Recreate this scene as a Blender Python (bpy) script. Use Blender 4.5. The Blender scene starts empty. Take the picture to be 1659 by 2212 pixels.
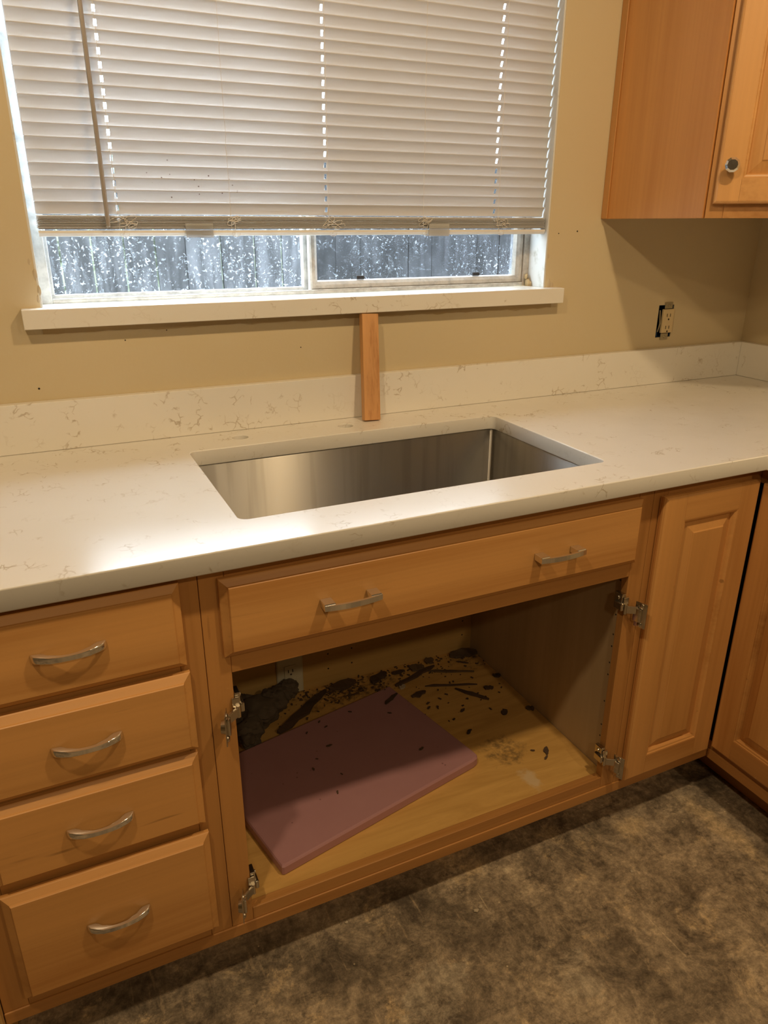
import bpy, bmesh, math, random
from mathutils import Vector, Matrix, noise

scene = bpy.context.scene
COL = scene.collection
R = math.radians

# ------------------------------------------------------------------ camera
yaw, pit, rol = 0.4358, -0.3749, 0.0014
cp = Vector((-0.0970, -1.6356, 1.3541))
fw = Vector((math.sin(yaw) * math.cos(pit), math.cos(yaw) * math.cos(pit), math.sin(pit)))
rt = Vector((math.cos(yaw), -math.sin(yaw), 0))
up = rt.cross(fw)
r2 = math.cos(rol) * rt + math.sin(rol) * up
u2 = -math.sin(rol) * rt + math.cos(rol) * up
cam_data = bpy.data.cameras.new('camera')
cam_data.sensor_fit = 'VERTICAL'
cam_data.sensor_height = 36.0
cam_data.lens = 36.0 * 1583.39 / 2212
cam_data.clip_start = 0.01
cam = bpy.data.objects.new('camera', cam_data)
cam.matrix_world = Matrix(((r2.x, u2.x, -fw.x, cp.x), (r2.y, u2.y, -fw.y, cp.y),
                           (r2.z, u2.z, -fw.z, cp.z), (0, 0, 0, 1)))
COL.objects.link(cam)
scene.camera = cam

# ------------------------------------------------------------------ world: even overcast daylight
world = bpy.data.worlds.new('overcast_sky')
scene.world = world
world.use_nodes = True
bg = world.node_tree.nodes['Background']
bg.inputs[0].default_value = (0.78, 0.90, 1.0, 1)
bg.inputs[1].default_value = 22.0

# ------------------------------------------------------------------ ceiling bulbs of the kitchen
def downlight(name, loc, power, size=0.045, col=(1.0, 0.73, 0.42)):
    l = bpy.data.lights.new(name, 'SPOT')        # shaded ceiling lamps: no light upwards
    l.energy = power
    l.color = col
    l.shadow_soft_size = size
    l.spot_size = R(172)
    l.spot_blend = 0.35
    o = bpy.data.objects.new(name, l)
    o.location = loc
    COL.objects.link(o)
    return o
for loc, pw in (((0.83, -1.32, 2.40), 43), ((-0.42, -1.32, 2.40), 37), ((0.92, -2.95, 2.40), 28), ((-0.42, -2.95, 2.40), 24)):
    downlight('ceiling_downlight', loc, pw)

# ------------------------------------------------------------------ exposure
vs = scene.view_settings
vs.view_transform = 'Standard'
vs.look = 'None'
vs.exposure = 0.0
vs.gamma = 1.0
vs.use_curve_mapping = False
cy = scene.cycles
cy.max_bounces = 5
cy.adaptive_threshold = 0.02
cy.diffuse_bounces = 4
cy.glossy_bounces = 3
cy.transparent_max_bounces = 8
cy.caustics_reflective = False
cy.caustics_refractive = False

# ================================================================== materials
def new_mat(name):
    m = bpy.data.materials.new(name)
    m.use_nodes = True
    nt = m.node_tree
    nt.nodes.clear()
    out = nt.nodes.new('ShaderNodeOutputMaterial')
    return m, nt, out

class NT:
    """short-hand for node building"""
    def __init__(s, nt): s.nt = nt
    def n(s, t, **kw):
        nd = s.nt.nodes.new(t)
        for k, v in kw.items():
            if k.startswith('i_'):
                key = k[2:]
                key = int(key) if key.isdigit() else key.replace('_', ' ')
                s.put(nd, key, v)
            else:
                setattr(nd, k, v)
        return nd
    def put(s, nd, key, v):
        if isinstance(v, bpy.types.NodeSocket): s.nt.links.new(v, nd.inputs[key])
        else: nd.inputs[key].default_value = v
    def math(s, op, a, b=0.0, clamp=False):
        nd = s.n('ShaderNodeMath', operation=op, use_clamp=clamp)
        s.put(nd, 0, a); s.put(nd, 1, b)
        return nd.outputs[0]
    def mix(s, f, a, b, blend='MIX'):
        nd = s.n('ShaderNodeMix', data_type='RGBA', blend_type=blend)
        s.put(nd, 0, f); s.put(nd, 6, a); s.put(nd, 7, b)
        return nd.outputs[2]
    def ramp(s, f, stops, interp='LINEAR'):
        nd = s.n('ShaderNodeValToRGB')
        cr = nd.color_ramp
        cr.interpolation = interp
        while len(cr.elements) < len(stops): cr.elements.new(0.5)
        for e, (p, c) in zip(cr.elements, stops):
            e.position = p
            e.color = c if len(c) == 4 else (*c, 1)
        s.put(nd, 0, f)
        return nd.outputs[0]
    def maprange(s, v, a, b, c=0.0, d=1.0):
        nd = s.n('ShaderNodeMapRange')
        s.put(nd, 0, v)
        for i, x in enumerate((a, b, c, d)): nd.inputs[i + 1].default_value = x
        return nd.outputs[0]
    def noise(s, vec, scale, detail=3, rough=0.5, dist=0.0):
        nd = s.n('ShaderNodeTexNoise')
        s.put(nd, 'Vector', vec); s.put(nd, 'Scale', scale)
        nd.inputs['Detail'].default_value = detail
        nd.inputs['Roughness'].default_value = rough
        nd.inputs['Distortion'].default_value = dist
        return nd.outputs[0]
    def vor(s, vec, scale, feature='F1'):
        nd = s.n('ShaderNodeTexVoronoi', feature=feature)
        s.put(nd, 'Vector', vec); s.put(nd, 'Scale', scale)
        return nd.outputs[0]
    def coord(s, scale=(1, 1, 1), rand=True, world=False, rot=(0, 0, 0)):
        if world: v = s.n('ShaderNodeNewGeometry').outputs['Position']
        else: v = s.n('ShaderNodeTexCoord').outputs['Object']
        if rand:
            oi = s.n('ShaderNodeObjectInfo').outputs['Random']
            sc = s.math('MULTIPLY', oi, 37.0)
            ad = s.n('ShaderNodeVectorMath', operation='ADD')
            s.put(ad, 0, v); s.put(ad, 1, sc)
            v = ad.outputs[0]
        mp = s.n('ShaderNodeMapping')
        s.put(mp, 'Vector', v)
        mp.inputs['Scale'].default_value = scale
        mp.inputs['Rotation'].default_value = rot
        return mp.outputs[0]
    def bump(s, h, strength, dist=0.001):
        nd = s.n('ShaderNodeBump')
        s.put(nd, 'Height', h)
        nd.inputs['Strength'].default_value = strength
        nd.inputs['Distance'].default_value = dist
        return nd.outputs[0]
    def bsdf(s, **kw):
        nd = s.n('ShaderNodeBsdfPrincipled')
        for k, v in kw.items(): s.put(nd, k.replace('_', ' '), v)
        return nd
    def out(s, sock):
        o = [x for x in s.nt.nodes if x.type == 'OUTPUT_MATERIAL'][0]
        s.nt.links.new(sock, o.inputs[0])

def c4(c): return (*c, 1)

def wood(name, axis, light, dark, rough=0.42, fleck=0.55, coat=0.12, grain=1.0):
    m, nt, _ = new_mat(name)
    t = NT(nt)
    lo, hi = 1.3 * grain, 20.0 * grain
    sc = {'x': (lo, hi, hi), 'y': (hi, lo, hi), 'z': (hi, hi, lo)}[axis]
    v = t.coord(sc)
    big = t.noise(t.coord(tuple(x * 0.28 for x in sc)), 1.0, 3, 0.55, 1.2)
    fine = t.noise(t.coord(tuple(x * (6 if x > lo * 1.01 else 2.0) for x in sc)), 1.0, 2, 0.6)
    f = t.math('ADD', t.math('MULTIPLY', big, 0.85), t.math('MULTIPLY', fine, 0.25))
    col = t.ramp(f, [(0.40, dark), (0.55, light), (0.70, tuple(min(1, x * 1.12) for x in light))])
    fl = t.noise(t.coord(tuple(x * (3.2 if x > lo * 1.01 else 5.0) for x in sc)), 1.0, 1, 0.4)
    fm = t.math('MULTIPLY', t.maprange(fl, 0.735, 0.80), t.maprange(big, 0.50, 0.62))
    col = t.mix(t.math('MULTIPLY', fm, fleck), col, c4(tuple(x * 0.38 for x in dark)))
    b = t.bsdf(Base_Color=col, Roughness=t.maprange(fine, 0.2, 0.8, rough - 0.08, rough + 0.06))
    t.put(b, 'Normal', t.bump(fine, 0.10, 0.0006))
    t.out(b.outputs[0])
    return m

HL, HD = (0.58, 0.300, 0.098), (0.47, 0.220, 0.062)
M = {}
M['wood_h'] = wood('honey_maple_horizontal', 'x', HL, HD)
M['wood_v'] = wood('honey_maple_vertical', 'z', HL, HD)
FL, FD = (0.46, 0.225, 0.068), (0.36, 0.162, 0.044)
M['frame_h'] = wood('frame_maple_horizontal', 'x', FL, FD)
M['frame_v'] = wood('frame_maple_vertical', 'z', FL, FD)
M['frame_y'] = wood('frame_maple_depth', 'y', FL, FD)
M['panel_v'] = wood('veneer_side_vertical', 'z', (0.53, 0.24, 0.065), (0.47, 0.20, 0.05), fleck=0.2)
M['ply'] = wood('raw_plywood', 'z', (0.62, 0.40, 0.15), (0.52, 0.32, 0.11), 0.6, 0.2, 0.0)
M['inner'] = wood('pale_cabinet_lining', 'z', (0.50, 0.37, 0.22), (0.45, 0.33, 0.19), 0.5, 0.05, 0.05)
M['inner_back'] = wood('yellow_back_lining', 'x', (0.56, 0.36, 0.13), (0.50, 0.31, 0.10), 0.55, 0.05, 0.0)
M['stick'] = wood('prop_lumber', 'z', (0.60, 0.31, 0.12), (0.38, 0.16, 0.05), 0.55, 0.9, 0.0, 1.7)

def plain(name, col, rough=0.5, metal=0.0, **kw):
    m, nt, _ = new_mat(name)
    t = NT(nt)
    v = t.coord()
    n = t.noise(v, 60.0, 3)
    colr = t.mix(t.math('MULTIPLY', n, 0.35), c4(col), c4(tuple(x * 0.78 for x in col)))
    b = t.bsdf(Base_Color=colr, Roughness=rough, Metallic=metal, **kw)
    t.out(b.outputs[0])
    return m

def wall_mat():
    m, nt, _ = new_mat('cream_wall_paint')
    t = NT(nt)
    v = t.coord(rand=False, world=True)
    big = t.noise(v, 2.2, 3)
    col = t.mix(big, (0.565, 0.47, 0.30, 1), (0.61, 0.51, 0.325, 1))
    peel = t.noise(v, 160.0, 2, 0.5)
    b = t.bsdf(Base_Color=col, Roughness=0.62)
    t.put(b, 'Normal', t.bump(peel, 0.16, 0.001))
    t.out(b.outputs[0])
    return m
M['wall'] = wall_mat()
M['ceiling'] = plain('white_ceiling_paint', (0.72, 0.68, 0.58), 0.8)

def white_paint():
    m, nt, _ = new_mat('scuffed_white_jamb_paint')
    t = NT(nt)
    v = t.coord(rand=False, world=True)
    d = t.noise(v, 34.0, 5, 0.62)
    col = t.mix(t.maprange(d, 0.56, 0.76), (0.66, 0.66, 0.635, 1), (0.45, 0.43, 0.37, 1))
    b = t.bsdf(Base_Color=col, Roughness=0.5)
    t.put(b, 'Normal', t.bump(t.noise(v, 90.0, 3), 0.3, 0.0015))
    t.out(b.outputs[0])
    return m
M['jamb'] = white_paint()

def quartz():
    m, nt, _ = new_mat('white_quartz_with_brown_squiggles')
    t = NT(nt)
    v = t.coord(rand=False, world=True)
    warp = t.n('ShaderNodeTexNoise')
    t.put(warp, 'Vector', v); warp.inputs['Scale'].default_value = 26.0; warp.inputs['Detail'].default_value = 3
    wa = t.n('ShaderNodeVectorMath', operation='MULTIPLY_ADD')
    t.put(wa, 0, warp.outputs[1]); wa.inputs[1].default_value = (0.045, 0.045, 0.045); t.put(wa, 2, v)
    edge = t.vor(wa.outputs[0], 46.0, 'DISTANCE_TO_EDGE')
    line = t.maprange(edge, 0.0, 0.075, 1.0, 0.0)
    mask = t.maprange(t.noise(v, 21.0, 3, 0.62), 0.555, 0.63)
    mask2 = t.maprange(t.noise(v, 6.0, 2), 0.42, 0.60)
    f = t.math('MULTIPLY', t.math('MULTIPLY', line, mask), t.math('ADD', t.math('MULTIPLY', mask2, 0.8), 0.15), True)
    cloud = t.noise(v, 5.0, 4)
    base = t.mix(cloud, (0.80, 0.775, 0.72, 1), (0.74, 0.715, 0.655, 1))
    col = t.mix(t.math('MULTIPLY', f, 0.75), base, (0.36, 0.27, 0.16, 1))
    smud = t.noise(v, 9.0, 4)
    b = t.bsdf(Base_Color=col, Roughness=t.maprange(smud, 0.3, 0.7, 0.19, 0.27), IOR=1.5)
    t.out(b.outputs[0])
    return m
M['quartz'] = quartz()

def concrete():
    m, nt, _ = new_mat('stained_bare_concrete')
    t = NT(nt)
    v = t.coord(rand=False, world=True)
    a = t.noise(v, 2.3, 6, 0.66, 0.4)
    c = t.noise(v, 11.0, 8, 0.80, 0.5)
    dirt = t.noise(v, 6.5, 8, 0.78, 0.3)
    f = t.math('ADD', t.math('MULTIPLY', a, 0.5), t.math('MULTIPLY', c, 0.55))
    col = t.ramp(f, [(0.41, (0.080, 0.062, 0.043)), (0.485, (0.165, 0.130, 0.089)), (0.555, (0.285, 0.226, 0.155)), (0.65, (0.46, 0.365, 0.245))])
    # pale scraped glue and tan patches
    pale = t.math('MULTIPLY', t.maprange(dirt, 0.55, 0.62), t.maprange(c, 0.42, 0.58))
    col = t.mix(t.math('MULTIPLY', pale, 0.75), col, (0.50, 0.37, 0.21, 1))
    dk = t.math('MULTIPLY', t.maprange(t.noise(v, 17.0, 7, 0.8), 0.55, 0.63), 0.65)
    col = t.mix(dk, col, (0.06, 0.045, 0.032, 1))
    # trowel streaks running away from the cabinets and across
    st = t.noise(t.coord((3, 0.35, 1), False, True, (0, 0, R(12))), 26.0, 4, 0.6)
    col = t.mix(t.math('MULTIPLY', t.maprange(st, 0.60, 0.70), 0.4), col, (0.42, 0.32, 0.20, 1))
    st2 = t.noise(t.coord((0.3, 3.5, 1), False, True, (0, 0, R(-20))), 24.0, 5, 0.65)
    col = t.mix(t.math('MULTIPLY', t.maprange(st2, 0.58, 0.72), 0.45), col, (0.05, 0.038, 0.028, 1))
    # pale skim-coat patches, a tan strip by the corner and straight score marks
    wn = t.noise(v, 16.0, 6, 0.75)
    def blob(x, y, rx, ry, rot=0.0, wob=2.2, soft=0.35):
        mp = t.n('ShaderNodeMapping', vector_type='TEXTURE')
        t.put(mp, 'Vector', v)
        mp.inputs['Location'].default_value = (x, y, 0)
        mp.inputs['Rotation'].default_value = (0, 0, R(rot))
        mp.inputs['Scale'].default_value = (rx, ry, 1e3)
        ln = t.n('ShaderNodeVectorMath', operation='LENGTH')
        t.put(ln, 0, mp.outputs[0])
        d = t.math('ADD', ln.outputs[1], t.math('MULTIPLY', t.math('SUBTRACT', wn, 0.5), -wob))
        return t.maprange(d, 1.0, soft)
    grey = t.math('MAXIMUM', blob(0.40, -0.815, 0.085, 0.055, 20, 3.0, 0.8), blob(0.665, -0.895, 0.055, 0.05, 0, 3.0, 0.8))
    col = t.mix(t.math('MULTIPLY', t.math('MULTIPLY', grey, t.maprange(c, 0.40, 0.56)), 0.6), col, (0.36, 0.31, 0.23, 1))
    tan = t.math('MAXIMUM', blob(1.215, -0.73, 0.035, 0.13, 4, 3.0), blob(1.02, -0.65, 0.05, 0.05, 0, 3.0))
    col = t.mix(t.math('MULTIPLY', tan, 0.65), col, (0.56, 0.42, 0.24, 1))
    score = t.math('MAXIMUM', blob(0.880, -0.895, 0.0022, 0.075, 3, 0.6), blob(0.586, -0.68, 0.0018, 0.034, -3, 0.6))
    score = t.math('MAXIMUM', score, blob(0.30, -0.87, 0.0015, 0.06, 8, 0.6))
    col = t.mix(t.math('MULTIPLY', score, 0.7), col, (0.50, 0.40, 0.27, 1))
    spot = t.math('MAXIMUM', blob(0.678, -0.629, 0.010, 0.010, 0, 1.5), blob(0.57, -0.585, 0.006, 0.006, 0, 1.0))
    col = t.mix(t.math('MULTIPLY', spot, 0.7), col, (0.60, 0.50, 0.34, 1))
    # scattered light grit
    g = t.vor(v, 42.0)
    col = t.mix(t.math('MULTIPLY', t.maprange(g, 0.05, 0.09, 1.0, 0.0), t.maprange(t.noise(v, 15.0, 2), 0.58, 0.62)), col, (0.52, 0.42, 0.28, 1))
    fine = t.noise(v, 55.0, 6, 0.82)
    col = t.mix(0.55, col, t.ramp(fine, [(0.36, (0.46, 0.46, 0.46)), (0.5, (1.25, 1.27, 1.3)), (0.64, (2.3, 2.3, 2.3))]), 'MULTIPLY')
    b = t.bsdf(Base_Color=col, Roughness=t.maprange(c, 0.3, 0.7, 0.45, 0.75))
    h = t.math('ADD', c, t.math('MULTIPLY', t.noise(v, 70.0, 5, 0.7), 0.5))
    t.put(b, 'Normal', t.bump(h, 0.5, 0.004))
    t.out(b.outputs[0])
    return m
M['floor'] = concrete()

def cab_floor():
    """honey laminate shelf with soaked stains of their own shape"""
    m, nt, _ = new_mat('stained_cabinet_floor')
    t = NT(nt)
    v = t.coord(rand=False, world=True)
    g = t.noise(t.coord((2, 16, 16), False, True), 1.4, 4, 0.6, 1.5)
    col = t.ramp(g, [(0.35, (0.52, 0.30, 0.085)), (0.62, (0.64, 0.385, 0.12))])
    wn = t.noise(v, 30.0, 5, 0.65)
    wn2 = t.noise(v, 85.0, 4, 0.6)
    def blob(x, y, rad, amp, stretch=1.0):
        mp = t.n('ShaderNodeMapping', vector_type='POINT')
        t.put(mp, 'Vector', v)
        mp.inputs['Location'].default_value = (-x, -y * stretch, 0)
        mp.inputs['Scale'].default_value = (1, stretch, 0)
        ln = t.n('ShaderNodeVectorMath', operation='LENGTH')
        t.put(ln, 0, mp.outputs[0])
        d = t.math('ADD', ln.outputs[1], t.math('MULTIPLY', t.math('SUBTRACT', wn, 0.5), -rad * 3.0))
        return t.math('MULTIPLY', t.maprange(d, rad, rad * 0.35), amp)
    st = t.math('MULTIPLY', blob(0.775, -0.45, 0.06, 1.0), t.maprange(wn2, 0.35, 0.6))
    col = t.mix(t.math('MULTIPLY', st, 0.8), col, (0.17, 0.11, 0.045, 1))
    sl = blob(0.775, -0.56, 0.022, 1.0, 0.5)
    col = t.mix(t.math('MULTIPLY', sl, 0.75), col, (0.62, 0.48, 0.30, 1))
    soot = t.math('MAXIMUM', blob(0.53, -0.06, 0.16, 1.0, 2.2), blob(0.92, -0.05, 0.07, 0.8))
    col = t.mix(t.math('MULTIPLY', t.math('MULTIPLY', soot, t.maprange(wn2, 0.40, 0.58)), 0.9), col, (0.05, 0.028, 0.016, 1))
    sp = t.math('MULTIPLY', t.maprange(wn2, 0.70, 0.78), 0.7)
    col = t.mix(sp, col, (0.20, 0.12, 0.04, 1))
    b = t.bsdf(Base_Color=col, Roughness=0.5)
    t.out(b.outputs[0])
    return m
M['cab_floor'] = cab_floor()

def steel():
    m, nt, _ = new_mat('brushed_stainless_steel')
    t = NT(nt)
    v = t.coord((1, 1, 1), False, True)
    brush = t.noise(t.coord((2, 2, 500), False, True), 1.0, 2)
    drip = t.noise(t.coord((38, 38, 1.6), False, True), 1.0, 3, 0.5)
    rough = t.maprange(drip, 0.42, 0.65, 0.41, 0.46)
    col = t.mix(t.maprange(drip, 0.5, 0.65), (0.44, 0.42, 0.385, 1), (0.39, 0.37, 0.335, 1))
    tg = t.n('ShaderNodeTangent', direction_type='RADIAL', axis='Z')
    b = t.bsdf(Base_Color=col, Metallic=1.0, Roughness=rough, Anisotropic=1.0, Anisotropic_Rotation=0.25)
    t.put(b, 'Tangent', tg.outputs[0])
    t.out(b.outputs[0])
    return m
M['steel'] = steel()
M['chrome'] = plain('polished_chrome', (0.85, 0.84, 0.82), 0.11, 0.95)
M['hinge'] = plain('tarnished_nickel', (0.62, 0.57, 0.48), 0.24, 1.0)
M['brass'] = plain('dull_yoke_metal', (0.45, 0.40, 0.28), 0.4, 0.9)
M['ivory'] = plain('ivory_plastic', (0.66, 0.52, 0.30), 0.4)
M['plate'] = plain('off_white_plastic_plate', (0.62, 0.58, 0.44), 0.4)
M['black'] = plain('black_void', (0.006, 0.005, 0.004), 0.8)
M['slot'] = plain('dark_slot', (0.03, 0.022, 0.012), 0.7)
M['blue'] = plain('blue_box_plastic', (0.03, 0.07, 0.16), 0.5)
M['rubber'] = plain('black_rubber', (0.02, 0.02, 0.022), 0.6)
M['dark_wood'] = wood('dark_chip_wood', 'x', (0.085, 0.050, 0.028), (0.035, 0.021, 0.012), 0.8, 0.3, 0.0)
M['grey_wood'] = wood('greyed_splinter_wood', 'x', (0.13, 0.085, 0.045), (0.06, 0.04, 0.022), 0.8, 0.3, 0.0)
M['white_chip'] = plain('pale_plaster_chip', (0.45, 0.38, 0.28), 0.8)

def aluminium(name, col):
    m, nt, _ = new_mat(name)
    t = NT(nt)
    v = t.coord()
    n = t.noise(v, 40.0, 5, 0.65)
    colr = t.mix(t.maprange(n, 0.4, 0.7), c4(col), c4(tuple(x * 0.62 for x in col)))
    b = t.bsdf(Base_Color=colr, Roughness=0.5, Metallic=0.25)
    t.out(b.outputs[0])
    return m
M['alu'] = aluminium('weathered_aluminium', (0.52, 0.47, 0.40))
M['alu_pale'] = aluminium('pale_aluminium', (0.66, 0.66, 0.64))

def foam():
    m, nt, _ = new_mat('mauve_board')
    t = NT(nt)
    v = t.coord(rand=False, world=True)
    n = t.noise(v, 11.0, 5, 0.6)
    col = t.mix(n, (0.37, 0.19, 0.205, 1), (0.43, 0.235, 0.255, 1))
    sp = t.maprange(t.vor(v, 38.0), 0.06, 0.10, 1.0, 0.0)
    spm = t.math('MULTIPLY', sp, t.maprange(t.noise(v, 12.0, 2), 0.52, 0.60))
    col = t.mix(t.math('MULTIPLY', spm, 0.6), col, (0.10, 0.045, 0.04, 1))
    b = t.bsdf(Base_Color=col, Roughness=0.42)
    t.out(b.outputs[0])
    return m
M['foam'] = foam()

def slat_mat():
    m, nt, _ = new_mat('white_vinyl_slat')
    t = NT(nt)
    v = t.coord(rand=False, world=True)
    # fly specks clustered on the lower left of the blind
    cell = t.vor(v, 75.0)
    mp = t.n('ShaderNodeMapping')
    t.put(mp, 'Vector', v)
    mp.inputs['Location'].default_value = (-0.235 / 0.12, 0, -1.43 / 0.065)
    mp.inputs['Scale'].default_value = (1 / 0.12, 0, 1 / 0.065)
    ln = t.n('ShaderNodeVectorMath', operation='LENGTH')
    t.put(ln, 0, mp.outputs[0])
    near = t.maprange(ln.outputs[1], 1.0, 0.6)
    pick = t.maprange(t.noise(v, 55.0, 1), 0.47, 0.50)
    speck = t.math('MULTIPLY', t.math('MULTIPLY', t.maprange(cell, 0.09, 0.13, 1.0, 0.0), near), pick)
    col = t.mix(speck, (0.64, 0.635, 0.635, 1), (0.10, 0.045, 0.025, 1))
    d = t.bsdf(Base_Color=col, Roughness=0.42)
    tr = t.n('ShaderNodeBsdfTranslucent')
    tr.inputs[0].default_value = (0.82, 0.84, 0.86, 1)
    mx = t.n('ShaderNodeMixShader')
    mx.inputs[0].default_value = 0.080
    nt.links.new(d.outputs[0], mx.inputs[1]); nt.links.new(tr.outputs[0], mx.inputs[2])
    t.out(mx.outputs[0])
    return m
M['slat'] = slat_mat()
M['rail'] = plain('white_vinyl_rail', (0.76, 0.74, 0.70), 0.4)
M['cord'] = plain('white_cord', (0.72, 0.68, 0.62), 0.7)
M['wand'] = plain('tan_tilt_wand', (0.34, 0.30, 0.26), 0.35)

def clear_plastic():
    m, nt, _ = new_mat('clear_plastic')
    t = NT(nt)
    gl = t.n('ShaderNodeBsdfGlossy'); gl.inputs['Roughness'].default_value = 0.12
    tr = t.n('ShaderNodeBsdfTransparent'); tr.inputs[0].default_value = (0.93, 0.95, 0.97, 1)
    df = t.n('ShaderNodeBsdfDiffuse'); df.inputs[0].default_value = (0.85, 0.86, 0.86, 1)
    fr = t.n('ShaderNodeFresnel'); fr.inputs[0].default_value = 1.5
    a = t.n('ShaderNodeMixShader'); a.inputs[0].default_value = 0.34
    nt.links.new(tr.outputs[0], a.inputs[1]); nt.links.new(df.outputs[0], a.inputs[2])
    b = t.n('ShaderNodeMixShader')
    nt.links.new(t.math('ADD', fr.outputs[0], 0.03), b.inputs[0])
    nt.links.new(a.outputs[0], b.inputs[1]); nt.links.new(gl.outputs[0], b.inputs[2])
    t.out(b.outputs[0])
    return m
M['clear'] = clear_plastic()

def crystal():
    m, nt, _ = new_mat('faceted_clear_knob')
    t = NT(nt)
    b = t.bsdf(Base_Color=(0.95, 0.95, 0.95, 1), Roughness=0.02, IOR=1.5)
    b.inputs['Transmission Weight'].default_value = 1.0
    v = t.coord()
    t.put(b, 'Roughness', t.maprange(t.noise(v, 30.0), 0.0, 1.0, 0.01, 0.05))
    t.out(b.outputs[0])
    return m
M['crystal'] = crystal()

def wet_glass(name, dust, drops):
    m, nt, _ = new_mat(name)
    t = NT(nt)
    v = t.coord(rand=False, world=True)
    big = t.noise(v, 9.0, 4, 0.6)
    n1 = t.noise(v, 165.0, 2, 0.55, 0.8)
    n2 = t.noise(t.coord((1, 1, 0.22), False, True), 95.0, 4, 0.6)
    dm = t.math('MULTIPLY', t.maprange(n1, 0.60, 0.66), t.maprange(big, 0.36, 0.60))
    run = t.math('MULTIPLY', t.maprange(n2, 0.52, 0.70), t.maprange(big, 0.40, 0.65))
    f = t.math('ADD', t.math('MULTIPLY', dm, drops), t.math('MULTIPLY', run, drops * 0.25))
    f = t.math('ADD', f, t.math('MULTIPLY', big, dust), True)
    tr = t.n('ShaderNodeBsdfTransparent'); tr.inputs[0].default_value = (0.90, 0.93, 0.95, 1)
    du = t.n('ShaderNodeBsdfTranslucent'); du.inputs[0].default_value = (0.78, 0.84, 0.90, 1)
    gl = t.n('ShaderNodeBsdfGlossy'); gl.inputs['Roughness'].default_value = 0.05
    fr = t.n('ShaderNodeFresnel'); fr.inputs[0].default_value = 1.35
    a = t.n('ShaderNodeMixShader')
    nt.links.new(f, a.inputs[0]); nt.links.new(tr.outputs[0], a.inputs[1]); nt.links.new(du.outputs[0], a.inputs[2])
    b = t.n('ShaderNodeMixShader')
    nt.links.new(fr.outputs[0], b.inputs[0]); nt.links.new(a.outputs[0], b.inputs[1]); nt.links.new(gl.outputs[0], b.inputs[2])
    t.out(b.outputs[0])
    return m
M['glass_l'] = wet_glass('rain_spotted_glass', 0.008, 0.25)
M['glass_r'] = wet_glass('dusty_glass', 0.03, 0.40)

def screen_mesh():
    m, nt, _ = new_mat('fine_insect_mesh')
    t = NT(nt)
    tr = t.n('ShaderNodeBsdfTransparent')
    df = t.n('ShaderNodeBsdfDiffuse'); df.inputs[0].default_value = (0.06, 0.06, 0.065, 1)
    mx = t.n('ShaderNodeMixShader')
    v = t.coord(rand=False, world=True)
    nt.links.new(t.maprange(t.noise(v, 14.0, 3), 0.3, 0.7, 0.58, 0.70), mx.inputs[0])
    nt.links.new(tr.outputs[0], mx.inputs[1]); nt.links.new(df.outputs[0], mx.inputs[2])
    t.out(mx.outputs[0])
    return m
M['screen'] = screen_mesh()

def fence_mat():
    m, nt, _ = new_mat('weathered_fence_board')
    t = NT(nt)
    g = t.noise(t.coord((14, 14, 1.2)), 2.0, 6, 0.65, 0.6)
    k = t.noise(t.coord((5, 5, 3)), 1.6, 4, 0.6)
    col = t.ramp(t.math('ADD', t.math('MULTIPLY', g, 0.6), t.math('MULTIPLY', k, 0.45)),
                 [(0.36, (0.005, 0.006, 0.008)), (0.50, (0.022, 0.024, 0.029)), (0.66, (0.062, 0.066, 0.078))])
    b = t.bsdf(Base_Color=col, Roughness=0.85)
    t.out(b.outputs[0])
    return m
M['fence'] = fence_mat()
M['leaf'] = plain('hedge_green', (0.115, 0.135, 0.085), 0.9)
M['soil'] = plain('damp_soil', (0.07, 0.06, 0.045), 0.9)
M['plaster'] = plain('broken_plaster', (0.55, 0.45, 0.30), 0.9)
M['raw_strip'] = wood('raw_batten_edge', 'x', (0.42, 0.31, 0.16), (0.24, 0.15, 0.07), 0.8, 0.8, 0.0)
M['lump'] = plain('charred_gnarled_wood', (0.10, 0.078, 0.055), 0.85)

# ================================================================== geometry helpers
def link(name, me, mat=None, parent=None):
    o = bpy.data.objects.new(name, me)
    COL.objects.link(o)
    if mat is not None and len(me.materials) == 0: me.materials.append(mat)
    if parent is not None: o.parent = parent
    return o

def root_loc(p):
    v = Vector()
    while p is not None:
        v += p.location
        p = p.parent
    return v

def build(name, bm, mat, parent=None, smooth=False, origin=None):
    """a bmesh in world coordinates becomes one object"""
    base = root_loc(parent) if parent is not None else (origin if origin is not None else Vector())
    bmesh.ops.recalc_face_normals(bm, faces=bm.faces)
    if base.length: bmesh.ops.translate(bm, verts=bm.verts, vec=-Vector(base))
    me = bpy.data.meshes.new(name)
    bm.to_mesh(me)
    bm.free()
    if smooth:
        for p in me.polygons: p.use_smooth = True
        try: me.set_sharp_from_angle(angle=R(38))
        except Exception: pass
    o = link(name, me, mat, parent)
    if parent is None and origin is not None: o.location = origin
    return o

def tag(o, label=None, cat=None, group=None, kind=None):
    if label: o['label'] = label
    if cat: o['category'] = cat
    if group: o['group'] = group
    if kind: o['kind'] = kind
    return o

def thing(name, label, cat, loc, group=None, kind=None):
    o = bpy.data.objects.new(name, None)
    o.empty_display_size = 0.05
    o.location = loc
    COL.objects.link(o)
    return tag(o, label, cat, group, kind)

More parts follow.
